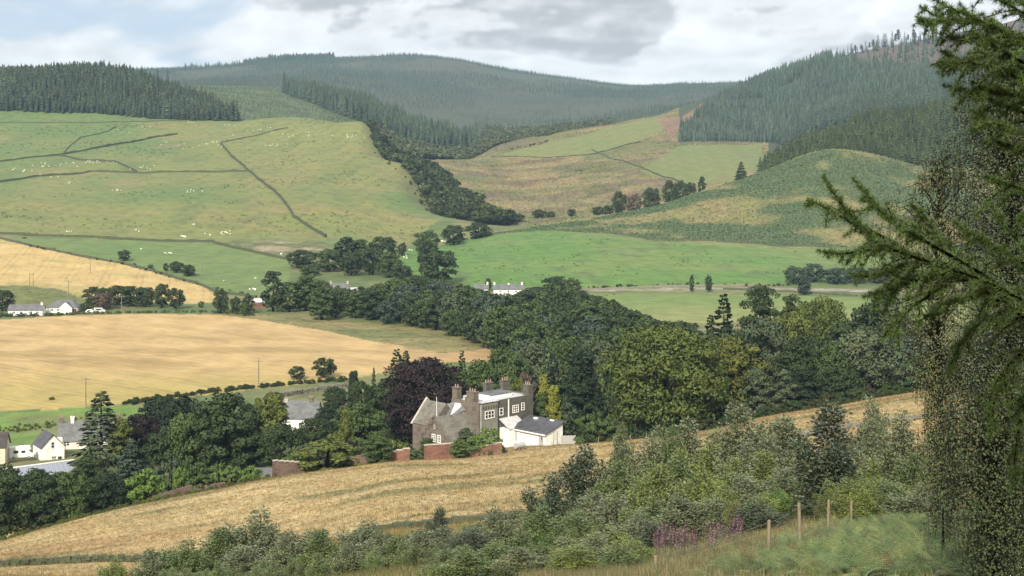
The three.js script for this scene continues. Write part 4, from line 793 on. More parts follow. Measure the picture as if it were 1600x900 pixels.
  S.forEach(([px, top, D]) => tree('thinspruce0', 'deep', px, top, D, 8, 'conifer standing above the skyline of the upper left plantation', 'taller conifers on the skyline of the upper left plantation'));
  tree('thinspruce0', 'brown', 741, 302, 1215, 22, 'left one of two bare reddish larches at the foot of the gorge'); tree('thinspruce1', 'brown', 752, 310, 1205, 16, 'right one of two bare reddish larches at the foot of the gorge');
}
// ---------------------------------------------------------------- buildings
function mat(name, r, g, b, o = {}) { return new THREE.MeshStandardMaterial({ name, color: new THREE.Color().setRGB(r, g, b), roughness: 0.9, ...o }); }
const blotch = tone(256, (u, v) => { const a = tfbm(u, v, 5, 5, 5, 401), b = tfbm(u, v, 30, 40, 2, 405); return grey(0.80 + 0.55 * (a - 0.5) + 0.25 * (b - 0.5), 0.02); });
const courses = tone(256, (u, v) => { const row = Math.floor(v * 28), c = hash2(Math.floor(u * 16 + (row % 2) * 0.5 + hash2(row, 1, 7) * 0.3), row, 411), a = tfbm(u, v, 4, 5, 4, 415), j = Math.abs((v * 28) % 1 - 0.5) > 0.42 ? -0.15 : 0; return grey(0.74 + 0.34 * (c - 0.5) + 0.55 * (a - 0.5) + j, 0.03 * (c - 0.5)); });
const M = {
  white: mat('white_harling', 0.94, 0.95, 0.95, { map: blotch }), cream: mat('cream_harling', 0.66, 0.60, 0.48, { map: blotch }), pink: mat('pale_pink_harling', 0.90, 0.80, 0.77, { map: blotch }),
  slate: mat('grey_slate', 0.155, 0.16, 0.17, { map: courses, roughness: 0.6 }), slateDark: mat('dark_slate', 0.085, 0.085, 0.10, { map: courses, roughness: 0.55 }), slateBrown: mat('mossy_stone_slate', 0.185, 0.178, 0.155, { map: courses }), roofBrown: mat('brown_tiles', 0.07, 0.06, 0.06, { map: courses }),
  stone: mat('grey_brown_sandstone', 0.175, 0.148, 0.125, { map: courses }), stoneDark: mat('dark_stone', 0.12, 0.115, 0.10, { map: courses }), stoneGreen: mat('weathered_harling', 0.22, 0.235, 0.20, { map: blotch }),
  lead: mat('pale_lead_sheet', 0.56, 0.58, 0.62, { map: blotch, roughness: 0.5 }), metal: mat('grey_sheet_roof', 0.27, 0.30, 0.36, { roughness: 0.4, metalness: 0.1 }), brick: mat('red_brick', 0.235, 0.12, 0.09, { map: courses }), brickOld: mat('old_dark_brick', 0.16, 0.11, 0.092, { map: courses }), coping: mat('pale_coping_stone', 0.52, 0.49, 0.44, { map: blotch }),
  paint: mat('white_paint', 0.82, 0.82, 0.80, { roughness: 0.5 }), glass: mat('dark_glass', 0.025, 0.03, 0.035, { roughness: 0.08 }), grey: mat('grey_paint', 0.36, 0.36, 0.36), clay: mat('clay_pots', 0.30, 0.215, 0.16), wood: mat('weathered_wood', 0.24, 0.205, 0.15, { map: blotch }), brownDoor: mat('brown_door', 0.12, 0.05, 0.04), steel: mat('grey_wire', 0.3, 0.3, 0.3, { metalness: 0.6, roughness: 0.5 }), black: mat('black_rubber', 0.02, 0.02, 0.02), drystone: mat('dry_stone', 0.20, 0.195, 0.165, { map: blotch }), drystoneDark: mat('mossy_dry_stone', 0.072, 0.086, 0.046, { map: blotch }), asphalt: mat('grey_asphalt', 0.16, 0.165, 0.175, { map: blotch }),
};
function cube(x0, x1, y0, y1, z0, z1) {                     // a box between limits, uv in metres over 5
  const g = new THREE.BoxGeometry(x1 - x0, y1 - y0, z1 - z0); g.translate((x0 + x1) / 2, (y0 + y1) / 2, (z0 + z1) / 2); return metres(g.toNonIndexed());
}
function metres(g) {
  const p = g.attributes.position, n = g.attributes.normal, uv = new Float32Array(p.count * 2);
  for (let k = 0; k < p.count; k++) { const ax = Math.abs(n.getX(k)), ay = Math.abs(n.getY(k)), az = Math.abs(n.getZ(k)); uv[2 * k] = (ax > az && ax > ay * 0.8 ? p.getZ(k) : p.getX(k)) / 5; uv[2 * k + 1] = (ay > ax && ay > az ? p.getZ(k) : p.getY(k)) / 5; }
  g.setAttribute('uv', new THREE.BufferAttribute(uv, 2)); return g;
}
function solid(tris) { const g = new THREE.BufferGeometry(); g.setAttribute('position', new THREE.Float32BufferAttribute(tris.flat(2), 3)); g.computeVertexNormals(); return metres(g); }
function slab(a, b, c, d, t) {                              // a thick sheet over the corners a b c d, anticlockwise from above
  const n = unit(cross([b[0] - a[0], b[1] - a[1], b[2] - a[2]], [c[0] - a[0], c[1] - a[1], c[2] - a[2]])), dn = p => [p[0] - n[0] * t, p[1] - n[1] * t, p[2] - n[2] * t], A = dn(a), B = dn(b), C = dn(c), E = dn(d);
  return solid([[a, b, c], [a, c, d], [A, C, B], [A, E, C], [a, A, B], [a, B, b], [b, B, C], [b, C, c], [c, C, E], [c, E, d], [d, E, A], [d, A, a]]);
}
const merge = list => mergeGeometries(list.map(g => { const h = g.index ? g.toNonIndexed() : g; for (const k of Object.keys(h.attributes)) if (!['position', 'normal', 'uv'].includes(k)) h.deleteAttribute(k); return h; }), false);
const turned = (g, a, x = 0, y = 0, z = 0) => { g.rotateY(a); g.translate(x, y, z); return g; };
// walls of a gabled range along x: length L, depth W, eaves e, ridge r
function gableWalls(L, W, e, r, foot = -1.5) {
  const a = L / 2, b = W / 2, p = (x, y, z) => [x, y, z];
  const side = s => [[p(s * a, foot, -s * -b), p(s * a, foot, -s * b), p(s * a, e, -s * b)], [p(s * a, foot, s * b), p(s * a, e, -s * b), p(s * a, e, s * b)], [p(s * a, e, s * b), p(s * a, e, -s * b), p(s * a, r, 0)]];
  const long = s => [[p(-s * a, foot, s * b), p(s * a, foot, s * b), p(s * a, e, s * b)], [p(-s * a, foot, s * b), p(s * a, e, s * b), p(-s * a, e, s * b)]];
  return solid([...side(1), ...side(-1), ...long(1), ...long(-1)]);
}
function gableRoof(L, W, e, r, over = 0.3, t = 0.18, hip = 0) {
  const a = L / 2 + over, b = W / 2 + over, k = (r - e) / (W / 2), y = e - over * k, h = hip ? a - hip : a, u = 0.06;
  const out = [slab([-a, y + u, b], [a, y + u, b], [h, r + u, 0], [-h, r + u, 0], t), slab([a, y + u, -b], [-a, y + u, -b], [-h, r + u, 0], [h, r + u, 0], t)];
  if (hip) out.push(slab([a, y + u, b], [a, y + u, -b], [h, r + u, 0], [h - 0.01, r + u, 0], t), slab([-a, y + u, -b], [-a, y + u, b], [-h, r + u, 0], [-h + 0.01, r + u, 0], t));
  return merge(out);
}
function windowAt(parent, x, y, z, turn, w, h, cols, rows, frame = M.paint) {   // frame bars as one mesh, its panes a child
  const f = [], b = 0.13, d = 0.10; f.push(cube(-w / 2, w / 2, h / 2 - b, h / 2, 0, d), cube(-w / 2, w / 2, -h / 2, -h / 2 + b, 0, d + 0.05), cube(-w / 2, -w / 2 + b, -h / 2 + b, h / 2 - b, 0, d), cube(w / 2 - b, w / 2, -h / 2 + b, h / 2 - b, 0, d));
  for (let c = 1; c < cols; c++) f.push(cube(-w / 2 + w * c / cols - 0.055, -w / 2 + w * c / cols + 0.055, -h / 2 + b, h / 2 - b, 0.005, d - 0.01));
  for (let r = 1; r < rows; r++) f.push(cube(-w / 2 + b, w / 2 - b, -h / 2 + h * r / rows - 0.04, -h / 2 + h * r / rows + 0.04, 0.01, d - 0.02));
  const m = part('window', merge(f), frame, parent); m.position.set(x, y, z); m.rotation.y = turn;
  const cw = (w - 2 * b) / cols, ch = (h - 2 * b) / rows;
  for (let c = 0; c < cols; c++) for (let r = 0; r < rows; r++) part('pane', cube(-w / 2 + b + c * cw, -w / 2 + b + (c + 1) * cw, -h / 2 + b + r * ch, -h / 2 + b + (r + 1) * ch, 0.012, 0.022 + 0.002 * ((c + r) % 2)), M.glass, m);
  return m;
}
function doorAt(parent, x, y, z, turn, w, h, m = M.grey) { const d = part('door', cube(-w / 2, w / 2, 0, h, 0.01, 0.09), m, parent); d.position.set(x, y, z); d.rotation.y = turn; part('frame', merge([cube(-w / 2 - 0.1, -w / 2, 0, h + 0.1, 0, 0.12), cube(w / 2, w / 2 + 0.1, 0, h + 0.1, 0, 0.12), cube(-w / 2, w / 2, h, h + 0.1, 0, 0.12)]), M.paint, d); return d; }
function chimney(parent, x, z, y0, y1, w, d, m, pots = 2) {
  const c = part('chimney', merge([cube(x - w / 2, x + w / 2, y0, y1 - 0.25, z - d / 2, z + d / 2), cube(x - w / 2 - 0.1, x + w / 2 + 0.1, y1 - 0.25, y1, z - d / 2 - 0.1, z + d / 2 + 0.1)]), m, parent);
  for (let k = 0; k < pots; k++) { const g = new THREE.CylinderGeometry(0.13, 0.17, 0.6, 8); g.translate(w >= d ? x + (k - (pots - 1) / 2) * w / pots : x, y1 + 0.3, w >= d ? z : z + (k - (pots - 1) / 2) * d / pots); part('chimney_pot', g, M.clay, c); }
  return c;
}
// ---- the stone country house: local x runs right and away, local z right and towards the viewer
{
  const [bx, , bz] = place(749, 333), by = 14.8;
  const H = thing('stone_house', 'large old stone country house with flat pale lead roof and tall chimneys', 'house', [bx, by, bz], Math.PI / 4);
  part('wall', merge([cube(0, 16.7, -3, 10.1, -9, 0), cube(-0.02, 16.72, 10.1, 10.45, -0.35, 0.03), cube(-0.02, 0.35, 10.1, 10.45, -9, -0.35), cube(16.37, 16.72, 10.1, 10.45, -9, -0.35), cube(0.35, 16.37, 10.1, 10.45, -9.02, -8.65)]), M.stoneDark, H);
  part('bay', cube(0.25, 5.1, -3, 10.2, 0.02, 0.5), M.stoneGreen, H); part('end_wall', merge([cube(-0.35, -0.01, -3, 10.6, -7.2, 0.25), cube(-0.36, 0.3, -3, 11.4, -4.2, -1.6)]), M.stone, H);
  part('flat_roof', merge([cube(0.36, 16.36, 10.1, 10.2, -8.64, -0.36), cube(0.3, 5.4, 10.46, 10.56, -0.8, 0.62)]), M.lead, H);
  part('roof_light', merge([cube(4.6, 13.2, 10.2, 10.95, -7.4, -3.2)]), M.paint, H); part('roof_light_top', cube(6.4, 13.35, 10.95, 11.12, -7.55, -3.05), M.slate, H);
  part('roof_step', cube(2.2, 4.4, 10.2, 11.0, -7.6, -5.4), M.lead, H);
  for (let k = 0; k < 6; k++) part('parapet_block', cube(0.5 + k * 0.78, 0.95 + k * 0.78, 9.0, 9.75, 0.5, 0.56), M.stoneDark, H);
  // front wing with its gable to the left
  const A = part('gable_wing', turned(gableWalls(8.5, 9, 3.3, 8.0, -3), 0, -4.6, 0, -4.6), M.stone, H);
  part('wing_roof', turned(gableRoof(8.3, 9, 3.3, 8.0, 0.25), 0, -4.35, 0, -4.6), M.slateBrown, H);
  for (const s of [-1, 1]) part('gable_coping', slab([-9.05, 3.05, -4.6 + s * 4.9], [-8.45, 3.05, -4.6 + s * 4.9], [-8.45, 8.35, -4.6], [-9.05, 8.35, -4.6], 0.3), M.stone, H);
  for (let k = 0; k < 4; k++) part('crow_step', cube(-9.1, -8.4, 3.0 + k * 1.15, 4.25 + k * 1.15, -9.55 + k * 1.1, -8.5 + k * 1.1), M.stone, H);
  windowAt(H, -8.87, 3.6, -4.9, -Math.PI / 2, 1.15, 1.65, 2, 3); windowAt(H, -8.87, 3.6, -3.2, -Math.PI / 2, 1.15, 1.65, 2, 3); windowAt(H, -8.87, 6.0, -4.6, -Math.PI / 2, 0.5, 0.9, 1, 1, M.coping);
  // rear wing, its ridge across
  part('rear_wing', turned(gableWalls(6.6, 8, 5.6, 9.9, -3), -Math.PI / 2, -3, 0, -10.6), M.stone, H);
  part('rear_roof', turned(gableRoof(6.3, 8, 5.6, 9.9, 0.2), -Math.PI / 2, -3, 0, -10.6), M.slateBrown, H);
  for (const s of [-1, 1]) part('gable_coping', slab([-3 + s * 4.4, 5.3, -14.2], [-3 + s * 4.4, 5.3, -13.7], [-3, 10.3, -13.7], [-3, 10.3, -14.2], 0.3), M.coping, H);
  part('link_roof', slab([-5.2, 6.0, -9.2], [-0.4, 8.6, -3.8], [-0.4, 10.1, -6.8], [-3.5, 9.2, -9.4], 0.15), M.slate, H); part('glazed_roof', slab([-2.6, 7.6, -6.4], [-0.42, 7.6, -4.2], [-0.42, 9.9, -5.6], [-1.2, 9.9, -6.4], 0.12), M.lead, H);
  chimney(H, 0.75, -2.9, 10, 12.7, 1.5, 2.3, M.stone, 3); chimney(H, 0.4, -7.6, 8, 13.1, 1.3, 1.6, M.stone, 2); chimney(H, 11, -8.6, 10, 12.8, 2.2, 1.1, M.stoneDark, 3); chimney(H, 16, -8.3, 10, 12.8, 2.2, 1.1, M.stoneDark, 3); chimney(H, 16, -1, 10, 12.6, 1.3, 1.8, M.stoneDark, 3);
  windowAt(H, 2.6, 7.8, 0.5, 0, 2.8, 1.7, 3, 2); windowAt(H, 6.65, 7.85, 0, 0, 1.15, 1.6, 1, 2); windowAt(H, 11.1, 7.9, 0, 0, 1.9, 1.7, 3, 3); windowAt(H, 13.4, 8.15, 0, 0, 0.95, 1.7, 1, 3);
  windowAt(H, 8.8, 4.2, 0, 0, 1.2, 1.7, 2, 3); windowAt(H, 2.6, 3.6, 0.5, 0, 1.6, 1.8, 2, 3);
  part('downpipe', cube(8.75, 8.95, 3, 10.3, 0.02, 0.2), M.paint, H); part('downpipe', cube(0.05, 0.2, 1, 10.1, 0.27, 0.42), M.lead, H);
  part('porch', merge([cube(-3.4, -0.6, -2, 2.6, 0, 1.6)]), M.stone, H); part('porch_roof', cube(-3.6, -0.5, 2.6, 2.8, -0.1, 1.8), M.lead, H);
  const pole = new THREE.CylinderGeometry(0.05, 0.06, 4.6, 6); pole.translate(-6.6, 9.6, -6.5); part('mast', pole, M.paint, H);
  // whitewashed link
  part('link_wall', cube(6.2, 11.4, -2, 4.4, 0.01, 3.0), M.white, H); part('link_roof', slab([6.0, 4.45, 3.2], [11.6, 4.45, 3.2], [11.6, 6.4, 0.02], [6.0, 6.4, 0.02], 0.15), M.lead, H);
  const S = thing('outbuilding', 'low whitewashed outbuilding with a grey slate single-pitch roof beside the stone house', 'outbuilding', [bx, by, bz], Math.PI / 4);
  const x0 = 8, x1 = 13.4, z0 = 2.3, z1 = 12.2, e = 4.55, r = 6.35, q = (x, y, z) => [x, y, z];
  part('wall', solid([[q(x0, -1, z0), q(x0, -1, z1), q(x0, e, z1)], [q(x0, -1, z0), q(x0, e, z1), q(x0, e, z0)], [q(x0, -1, z1), q(x1, -1, z1), q(x1, r, z1)], [q(x0, -1, z1), q(x1, r, z1), q(x0, e, z1)], [q(x1, -1, z1), q(x1, -1, z0), q(x1, r, z0)], [q(x1, -1, z1), q(x1, r, z0), q(x1, r, z1)], [q(x1, -1, z0), q(x0, -1, z0), q(x0, e, z0)], [q(x1, -1, z0), q(x0, e, z0), q(x1, r, z0)]]), M.white, S);
  part('roof', slab([x0 - 0.55, e - 0.1, z0 - 0.3], [x0 - 0.55, e - 0.1, z1 + 0.4], [x1 + 0.15, r + 0.16, z1 + 0.4], [x1 + 0.15, r + 0.16, z0 - 0.3], 0.16), M.slateDark, S);
  part('fascia', merge([cube(x0 - 0.6, x0 - 0.5, e - 0.42, e - 0.16, z0 - 0.3, z1 + 0.4)]), M.paint, S); part('ridge_vent', cube(12.2, 12.8, 6.1, 6.45, 4.5, 5.4), M.paint, S); part('ridge_vent', cube(12.7, 13.1, 6.25, 6.5, 9.0, 10.0), M.paint, S);
  doorAt(S, x0, 1.7, 10.9, -Math.PI / 2, 1.5, 2.3, M.grey); windowAt(S, x0 - 0.09, 3.3, 11.2, -Math.PI / 2, 0.6, 0.9, 1, 1, M.grey); doorAt(S, x0, 1.7, 3.3, -Math.PI / 2, 1.0, 2.4, M.grey);
  part('corner_pipe', cube(x0 + 3.4, x0 + 3.55, 1.4, 4.6, z1 + 0.01, z1 + 0.15), M.grey, S); part('pilaster', cube(x0 + 2.4, x0 + 2.55, 1, 4.9, z1 + 0.01, z1 + 0.06), M.grey, S);
  // fuel tank, fences and the pale fence panels
  const [tx, , tz] = place(812, 326), tank = thing('oil_tank', 'grey oil tank in front of the whitewashed outbuilding', 'tank', [tx, height(tx, tz), tz], 0.7);
  const tg = new THREE.CylinderGeometry(0.62, 0.62, 2.3, 16); tg.rotateZ(Math.PI / 2); tg.translate(0, 1.0, 0); part('drum', tg, M.grey, tank); for (const s of [-0.7, 0.7]) part('cradle', cube(s - 0.12, s + 0.12, -0.2, 0.5, -0.55, 0.55), M.stone, tank);
  const [fx, , fz] = place(889, 328), F1 = thing('panel_fence', 'grey wooden panel fence right of the whitewashed outbuilding', 'fence', [fx, height(fx, fz), fz], 0.1);
  for (let k = 0; k < 12; k++) part('board', cube(-1.45 + k * 0.24, -1.23 + k * 0.24, -0.2, 1.9 + 0.04 * (k % 3), 0, 0.03), M.grey, F1); for (const s of [-1.5, 0, 1.5]) part('post', cube(s - 0.06, s + 0.06, -0.3, 2.0, -0.13, -0.01), M.wood, F1);
}
// ---- gabled houses of the valley
function house(name, label, px, D, turn, { L, W, e, r, wall, roof, hip = 0, chim = [], wins = [], doors = [], over = 0.3, dy = 0 }) {
  const [x, y, z] = place(px, D), h = thing(name, label, name.includes('shed') ? 'shed' : 'house', [x, y + dy, z], turn);
  part('wall', hip ? cube(-L / 2, L / 2, -1.5, e, -W / 2, W / 2) : gableWalls(L, W, e, r), wall, h); part('roof', gableRoof(L, W, e, r, over, 0.18, hip), roof, h);
  const k = (r - e) / (W / 2);
  for (const [cx, w, d, top, m] of chim) chimney(h, cx, 0, r - Math.max(w, d) * k * 0.5 - 0.3, r + top, w, d, m || wall, 2);
  const F4 = { front: a => [a, W / 2, 0], back: a => [a, -W / 2, Math.PI], right: a => [L / 2, -a, Math.PI / 2], left: a => [-L / 2, a, -Math.PI / 2] };
  for (const [f, a, wy, w, hh, c = 1, rr = 2] of wins) { const [wx, wz, t] = F4[f](a); windowAt(h, wx, wy, wz, t, w, hh, c, rr); }
  for (const [f, a, w, hh, m] of doors) { const [wx, wz, t] = F4[f](a); doorAt(h, wx, 0, wz, t, w, hh, m); }
  return h;
}
const DEG = Math.PI / 180;
house('white_house', 'white gabled house with dark slate roof, its gable facing right, left of the terrace', 76, 398, -57 * DEG, { L: 7.2, W: 6, e: 4.9, r: 8.0, wall: M.white, roof: M.slateDark, wins: [['right', 0, 5.2, 1.0, 1.7, 1, 2], ['right', 0.3, 1.6, 1.2, 1.6, 2, 2], ['front', -2, 1.6, 1.0, 1.3], ['back', 0.5, 3.6, 1.0, 1.6], ['back', -2, 3.4, 0.9, 1.6]], doors: [['right', 1.8, 1.0, 2.1, M.black]], dy: -1.3 });
{ const h = scene.children[scene.children.length - 1], d = part('dormer', cube(-0.2, 1.2, 4.4, 6.3, -3.25, -2.2), M.white, h); part('dormer_window', cube(0.15, 0.85, 4.8, 5.9, -3.29, -3.25), M.glass, d); }
house('white_terrace', 'long white and pale pink house with steep slate roof behind the tall grey spruce', 141, 414, 14 * DEG, { L: 16, W: 8, e: 4.7, r: 9.2, wall: M.pink, roof: M.slate, dy: -2.4, chim: [[-7.4, 1.2, 1.0, 1.0, M.stone], [-4.6, 0.9, 1.1, 1.2, M.white], [0.4, 0.9, 1.0, 1.0, M.stone], [7.4, 1.2, 1.0, 1.1, M.stone]], wins: [['front', -6, 3.9, 1.7, 1.3, 2, 2], ['front', -1.7, 4.0, 1.7, 1.4, 2, 2], ['front', 3, 3.9, 1.6, 1.4, 2, 2], ['front', 6.4, 3.9, 1.4, 1.3, 2, 2], ['front', -6, 1.2, 1.6, 1.3, 2, 2], ['front', -2.2, 1.3, 1.6, 1.4, 2, 2], ['front', 3, 1.3, 1.6, 1.4, 2, 2]] });
house('cream_house', 'cream house with brown roof cut off by the left edge', -17, 388, 8 * DEG, { L: 9, W: 6.5, e: 4.6, r: 7.6, wall: M.cream, roof: M.roofBrown, wins: [['front', 2.6, 1.6, 1.8, 1.5, 2, 2], ['front', 0, 1.5, 1.0, 1.9, 1, 2]] });
house('grey_shed', 'long shed with a smooth grey sheet roof below the white houses', 50, 350, 36 * DEG, { L: 19, W: 9, e: 3.0, r: 5.6, wall: M.grey, roof: M.metal, over: 0.2 });
{ const h = scene.children[scene.children.length - 1]; part('ridge_cap', cube(-9.75, 9.75, 5.62, 5.78, -0.25, 0.25), M.paint, h); for (let k = 0; k < 17; k++) part('roof_seam', slab([-9.2 + k * 1.13, 3.07, 4.6], [-9.14 + k * 1.13, 3.07, 4.6], [-9.14 + k * 1.13, 5.7, 0.26], [-9.2 + k * 1.13, 5.7, 0.26], 0.05), M.metal, h); }
house('slate_cottage', 'cottage with a plain grey slate roof among dark trees, left of the garden', 472, 398, -6 * DEG, { L: 9, W: 8, e: 3.4, r: 7.1, wall: M.white, roof: M.slate, chim: [[2.4, 1.0, 0.9, 0.9, M.stone], [-4.1, 0.9, 0.9, 0.5, M.coping]], wins: [['front', 0.6, 1.7, 1.2, 1.4, 2, 2]] });
house('slate_cottage', 'grey-roofed cottage half seen behind the right chimney of the stone house', 828, 384, 25 * DEG, { L: 7, W: 8, e: 5.4, r: 9.6, wall: M.stone, roof: M.slate });
house('farm_bungalow', 'low white bungalow with grey roof, the left one of two', 42, 688, 4 * DEG, { L: 15, W: 6.5, e: 2.5, r: 4.6, wall: M.white, roof: M.slate, chim: [[6.6, 0.8, 0.8, 0.8, M.white]], wins: [['front', -5, 1.4, 1.3, 1.2, 2, 1], ['front', -1.8, 1.4, 1.3, 1.2, 2, 1], ['front', 2.5, 1.4, 1.5, 1.2, 2, 1], ['front', 5.4, 1.4, 1.3, 1.2, 2, 1]] });
house('farm_bungalow', 'hip-roofed white bungalow with a gabled wing and brown garage door, right of the long one', 101, 698, 0, { L: 14, W: 9, e: 2.5, r: 5.4, hip: 4, wall: M.white, roof: M.slate, wins: [['front', -4.5, 1.4, 1.4, 1.2, 2, 1], ['front', -1.5, 1.4, 1.4, 1.2, 2, 1]], doors: [['front', 5.6, 2.4, 2.0, M.brownDoor]] });
{ const h = scene.children[scene.children.length - 1]; part('wing_wall', turned(gableWalls(6, 5.5, 2.5, 4.9), Math.PI / 2, 2.2, 0, 3.2), M.white, h); part('wing_roof', turned(gableRoof(5.6, 5.5, 2.5, 4.9), Math.PI / 2, 2.2, 0, 3.2), M.slate, h); for (const s of [-1, 1]) part('barge_board', slab(s > 0 ? [5.2, 2.36, 6.5] : [2.2, 5.06, 6.5], s > 0 ? [5.2, 2.36, 6.3] : [2.2, 5.06, 6.3], s > 0 ? [2.2, 5.06, 6.3] : [-0.8, 2.36, 6.3], s > 0 ? [2.2, 5.06, 6.5] : [-0.8, 2.36, 6.5], 0.25), M.paint, h); }
house('white_cottage', 'short left half of the white roadside cottages beyond the wood', 752, 782, 2 * DEG, { L: 7, W: 6, e: 2.6, r: 4.7, wall: M.white, roof: M.slate, chim: [[3.1, 0.8, 0.8, 0.9, M.white]], dy: 0.8 });
house('white_cottage', 'long right half of the white roadside cottages beyond the wood', 794, 780, 2 * DEG, { L: 15, W: 6, e: 2.6, r: 4.8, wall: M.white, roof: M.slate, chim: [[-7, 0.8, 0.8, 1.0, M.white], [0.2, 0.7, 0.7, 0.5, M.white], [7, 0.8, 0.8, 0.9, M.white]], dy: 0.8, wins: [['front', -4, 1.5, 1.2, 1.2, 2, 1], ['front', 0, 1.5, 1.2, 1.2, 2, 1], ['front', 4, 1.5, 1.2, 1.2, 2, 1]] });
house('stone_cottage', 'grey stone cottage with two chimneys peeping out of the wooded belt', 530, 756, 8 * DEG, { L: 9, W: 6.5, e: 4.6, r: 7.0, wall: M.stone, roof: M.slate, chim: [[-4.1, 0.8, 0.9, 1.1, M.coping], [4.1, 0.8, 0.9, 1.1, M.coping]], dy: 0.3, wins: [['front', -2.2, 3.7, 1.1, 1.3, 2, 2], ['front', 2, 3.7, 1.1, 1.3, 2, 2]] });
house('stone_cottage', 'lower wing with skylight right of the two-chimney cottage', 550, 757, 8 * DEG, { L: 5, W: 5.5, e: 3.2, r: 5.0, wall: M.coping, roof: M.lead, dy: 0.3 });
house('farm_shed', 'pinkish farm shed with pale roof behind the tall ragged tree', 404, 716, 10 * DEG, { L: 7, W: 6, e: 2.8, r: 4.2, wall: M.brick, roof: M.lead });
// ---- vehicles
function carBody(profile, w) { const s = new THREE.Shape(); profile.forEach(([x, y], i) => i ? s.lineTo(x, y) : s.moveTo(x, y)); const g = new THREE.ExtrudeGeometry(s, { depth: w - 0.2, bevelEnabled: true, bevelSize: 0.1, bevelThickness: 0.1, bevelSegments: 2, steps: 1 }); g.translate(0, 0, -w / 2 + 0.1); return g; }
function vehicle(name, label, category, px, D, turn, profile, w, paint, glassBoxes, wheels, dy = 0) {
  const [x, y, z] = place(px, D), v = thing(name, label, category, [x, y + dy, z], turn);
  part('body', carBody(profile, w), paint, v); glassBoxes.forEach(b => part('window', cube(...b), M.glass, v));
  for (const wx of wheels) for (const s of [-1, 1]) { const g = new THREE.CylinderGeometry(0.34, 0.34, 0.22, 14); g.rotateX(Math.PI / 2); const m = part('wheel', g, M.black, v); m.position.set(wx, 0.34, s * (w / 2 - 0.08)); const r = new THREE.CylinderGeometry(0.2, 0.2, 0.24, 10); r.rotateX(Math.PI / 2); part('rim', r, M.lead, m); }
}
vehicle('motorhome', 'white motorhome parked between the cream house and the white gabled house', 'motorhome', 33, 392, 0.35, [[-2.9, 0.45], [2.7, 0.45], [2.75, 1.1], [2.0, 1.7], [1.6, 2.1], [2.3, 2.4], [2.1, 2.95], [-2.85, 2.95]], 2.2, M.paint, [[1.75, 2.6, 1.15, 1.75, -0.9, 0.9], [-1.9, -0.7, 1.5, 2.2, 1.09, 1.13], [0.0, 1.0, 1.5, 2.1, 1.09, 1.13]], [-1.9, 1.9], 0.8);
vehicle('van', 'pale blue-white van parked before the dark tree clump by the bungalows', 'van', 156, 692, 0.1, [[-2.4, 0.4], [2.4, 0.4], [2.4, 1.1], [1.5, 1.35], [1.0, 2.1], [-2.4, 2.15]], 1.9, M.lead, [[-1.6, 0.7, 1.3, 1.85, 0.94, 0.98]], [-1.5, 1.5]);
vehicle('car', 'small pale car left of the parked van by the bungalows', 'car', 141, 692, 0.1, [[-1.9, 0.35], [1.9, 0.35], [1.95, 0.85], [1.0, 0.98], [0.5, 1.42], [-1.2, 1.42], [-1.8, 0.95]], 1.7, M.paint, [[-1.1, 0.5, 0.95, 1.32, 0.84, 0.88]], [-1.2, 1.2]);
// ---------------------------------------------------------------- walls, fences, poles, sheep
function along(line, step) {                                // points on the ground along a line of bearings and rows
  const pts = line.map(([px, v]) => v < 0 ? place(px, -v) : ground(px, v)), out = [];
  for (let k = 0; k < pts.length - 1; k++) { const a = pts[k], b = pts[k + 1], n = Math.max(1, Math.round(Math.hypot(b[0] - a[0], b[2] - a[2]) / step)); for (let i = 0; i < n; i++) { const t = i / n, x = lerp(a[0], b[0], t), z = lerp(a[2], b[2], t); out.push([x, height(x, z), z]); } }
  out.push(pts[pts.length - 1]); return out;
}
function fieldWall(label, line, h, w, m, step = 5, seed = 1) {
  const R = rng(seed * 97 + 3), pts = along(line, step), P = [], T = [];
  const ring = pts.map((p, i) => { const a = pts[Math.max(i - 1, 0)], b = pts[Math.min(i + 1, pts.length - 1)], dx = b[0] - a[0], dz = b[2] - a[2], q = 1 / (Math.hypot(dx, dz) || 1), nx = -dz * q, nz = dx * q, hh = h * (0.75 + 0.5 * R()), j = (R() - 0.5) * w * 0.5; const f = (o, y) => [p[0] + nx * (o + j), p[1] + y, p[2] + nz * (o + j)]; return [f(-w * 0.62, -0.6), f(-w * 0.36, hh * 0.72), f(w * 0.36, hh * 0.75), f(w * 0.62, -0.6)]; });
  for (let i = 0; i < ring.length - 1; i++) for (let k = 0; k < 3; k++) { const a = ring[i][k], b = ring[i][k + 1], c = ring[i + 1][k + 1], d = ring[i + 1][k]; T.push([a, b, c], [a, c, d], ); }
  const g = solid(T.concat(T.map(t => [t[0], t[2], t[1]]).slice(0, 0))); const ms = m; const o = shadows(new THREE.Mesh(g, ms)); o.name = numbered('field_wall'); scene.add(o); return tag(o, label, 'wall');
}
for (const k of ['drystone', 'drystoneDark']) M[k].side = THREE.DoubleSide;
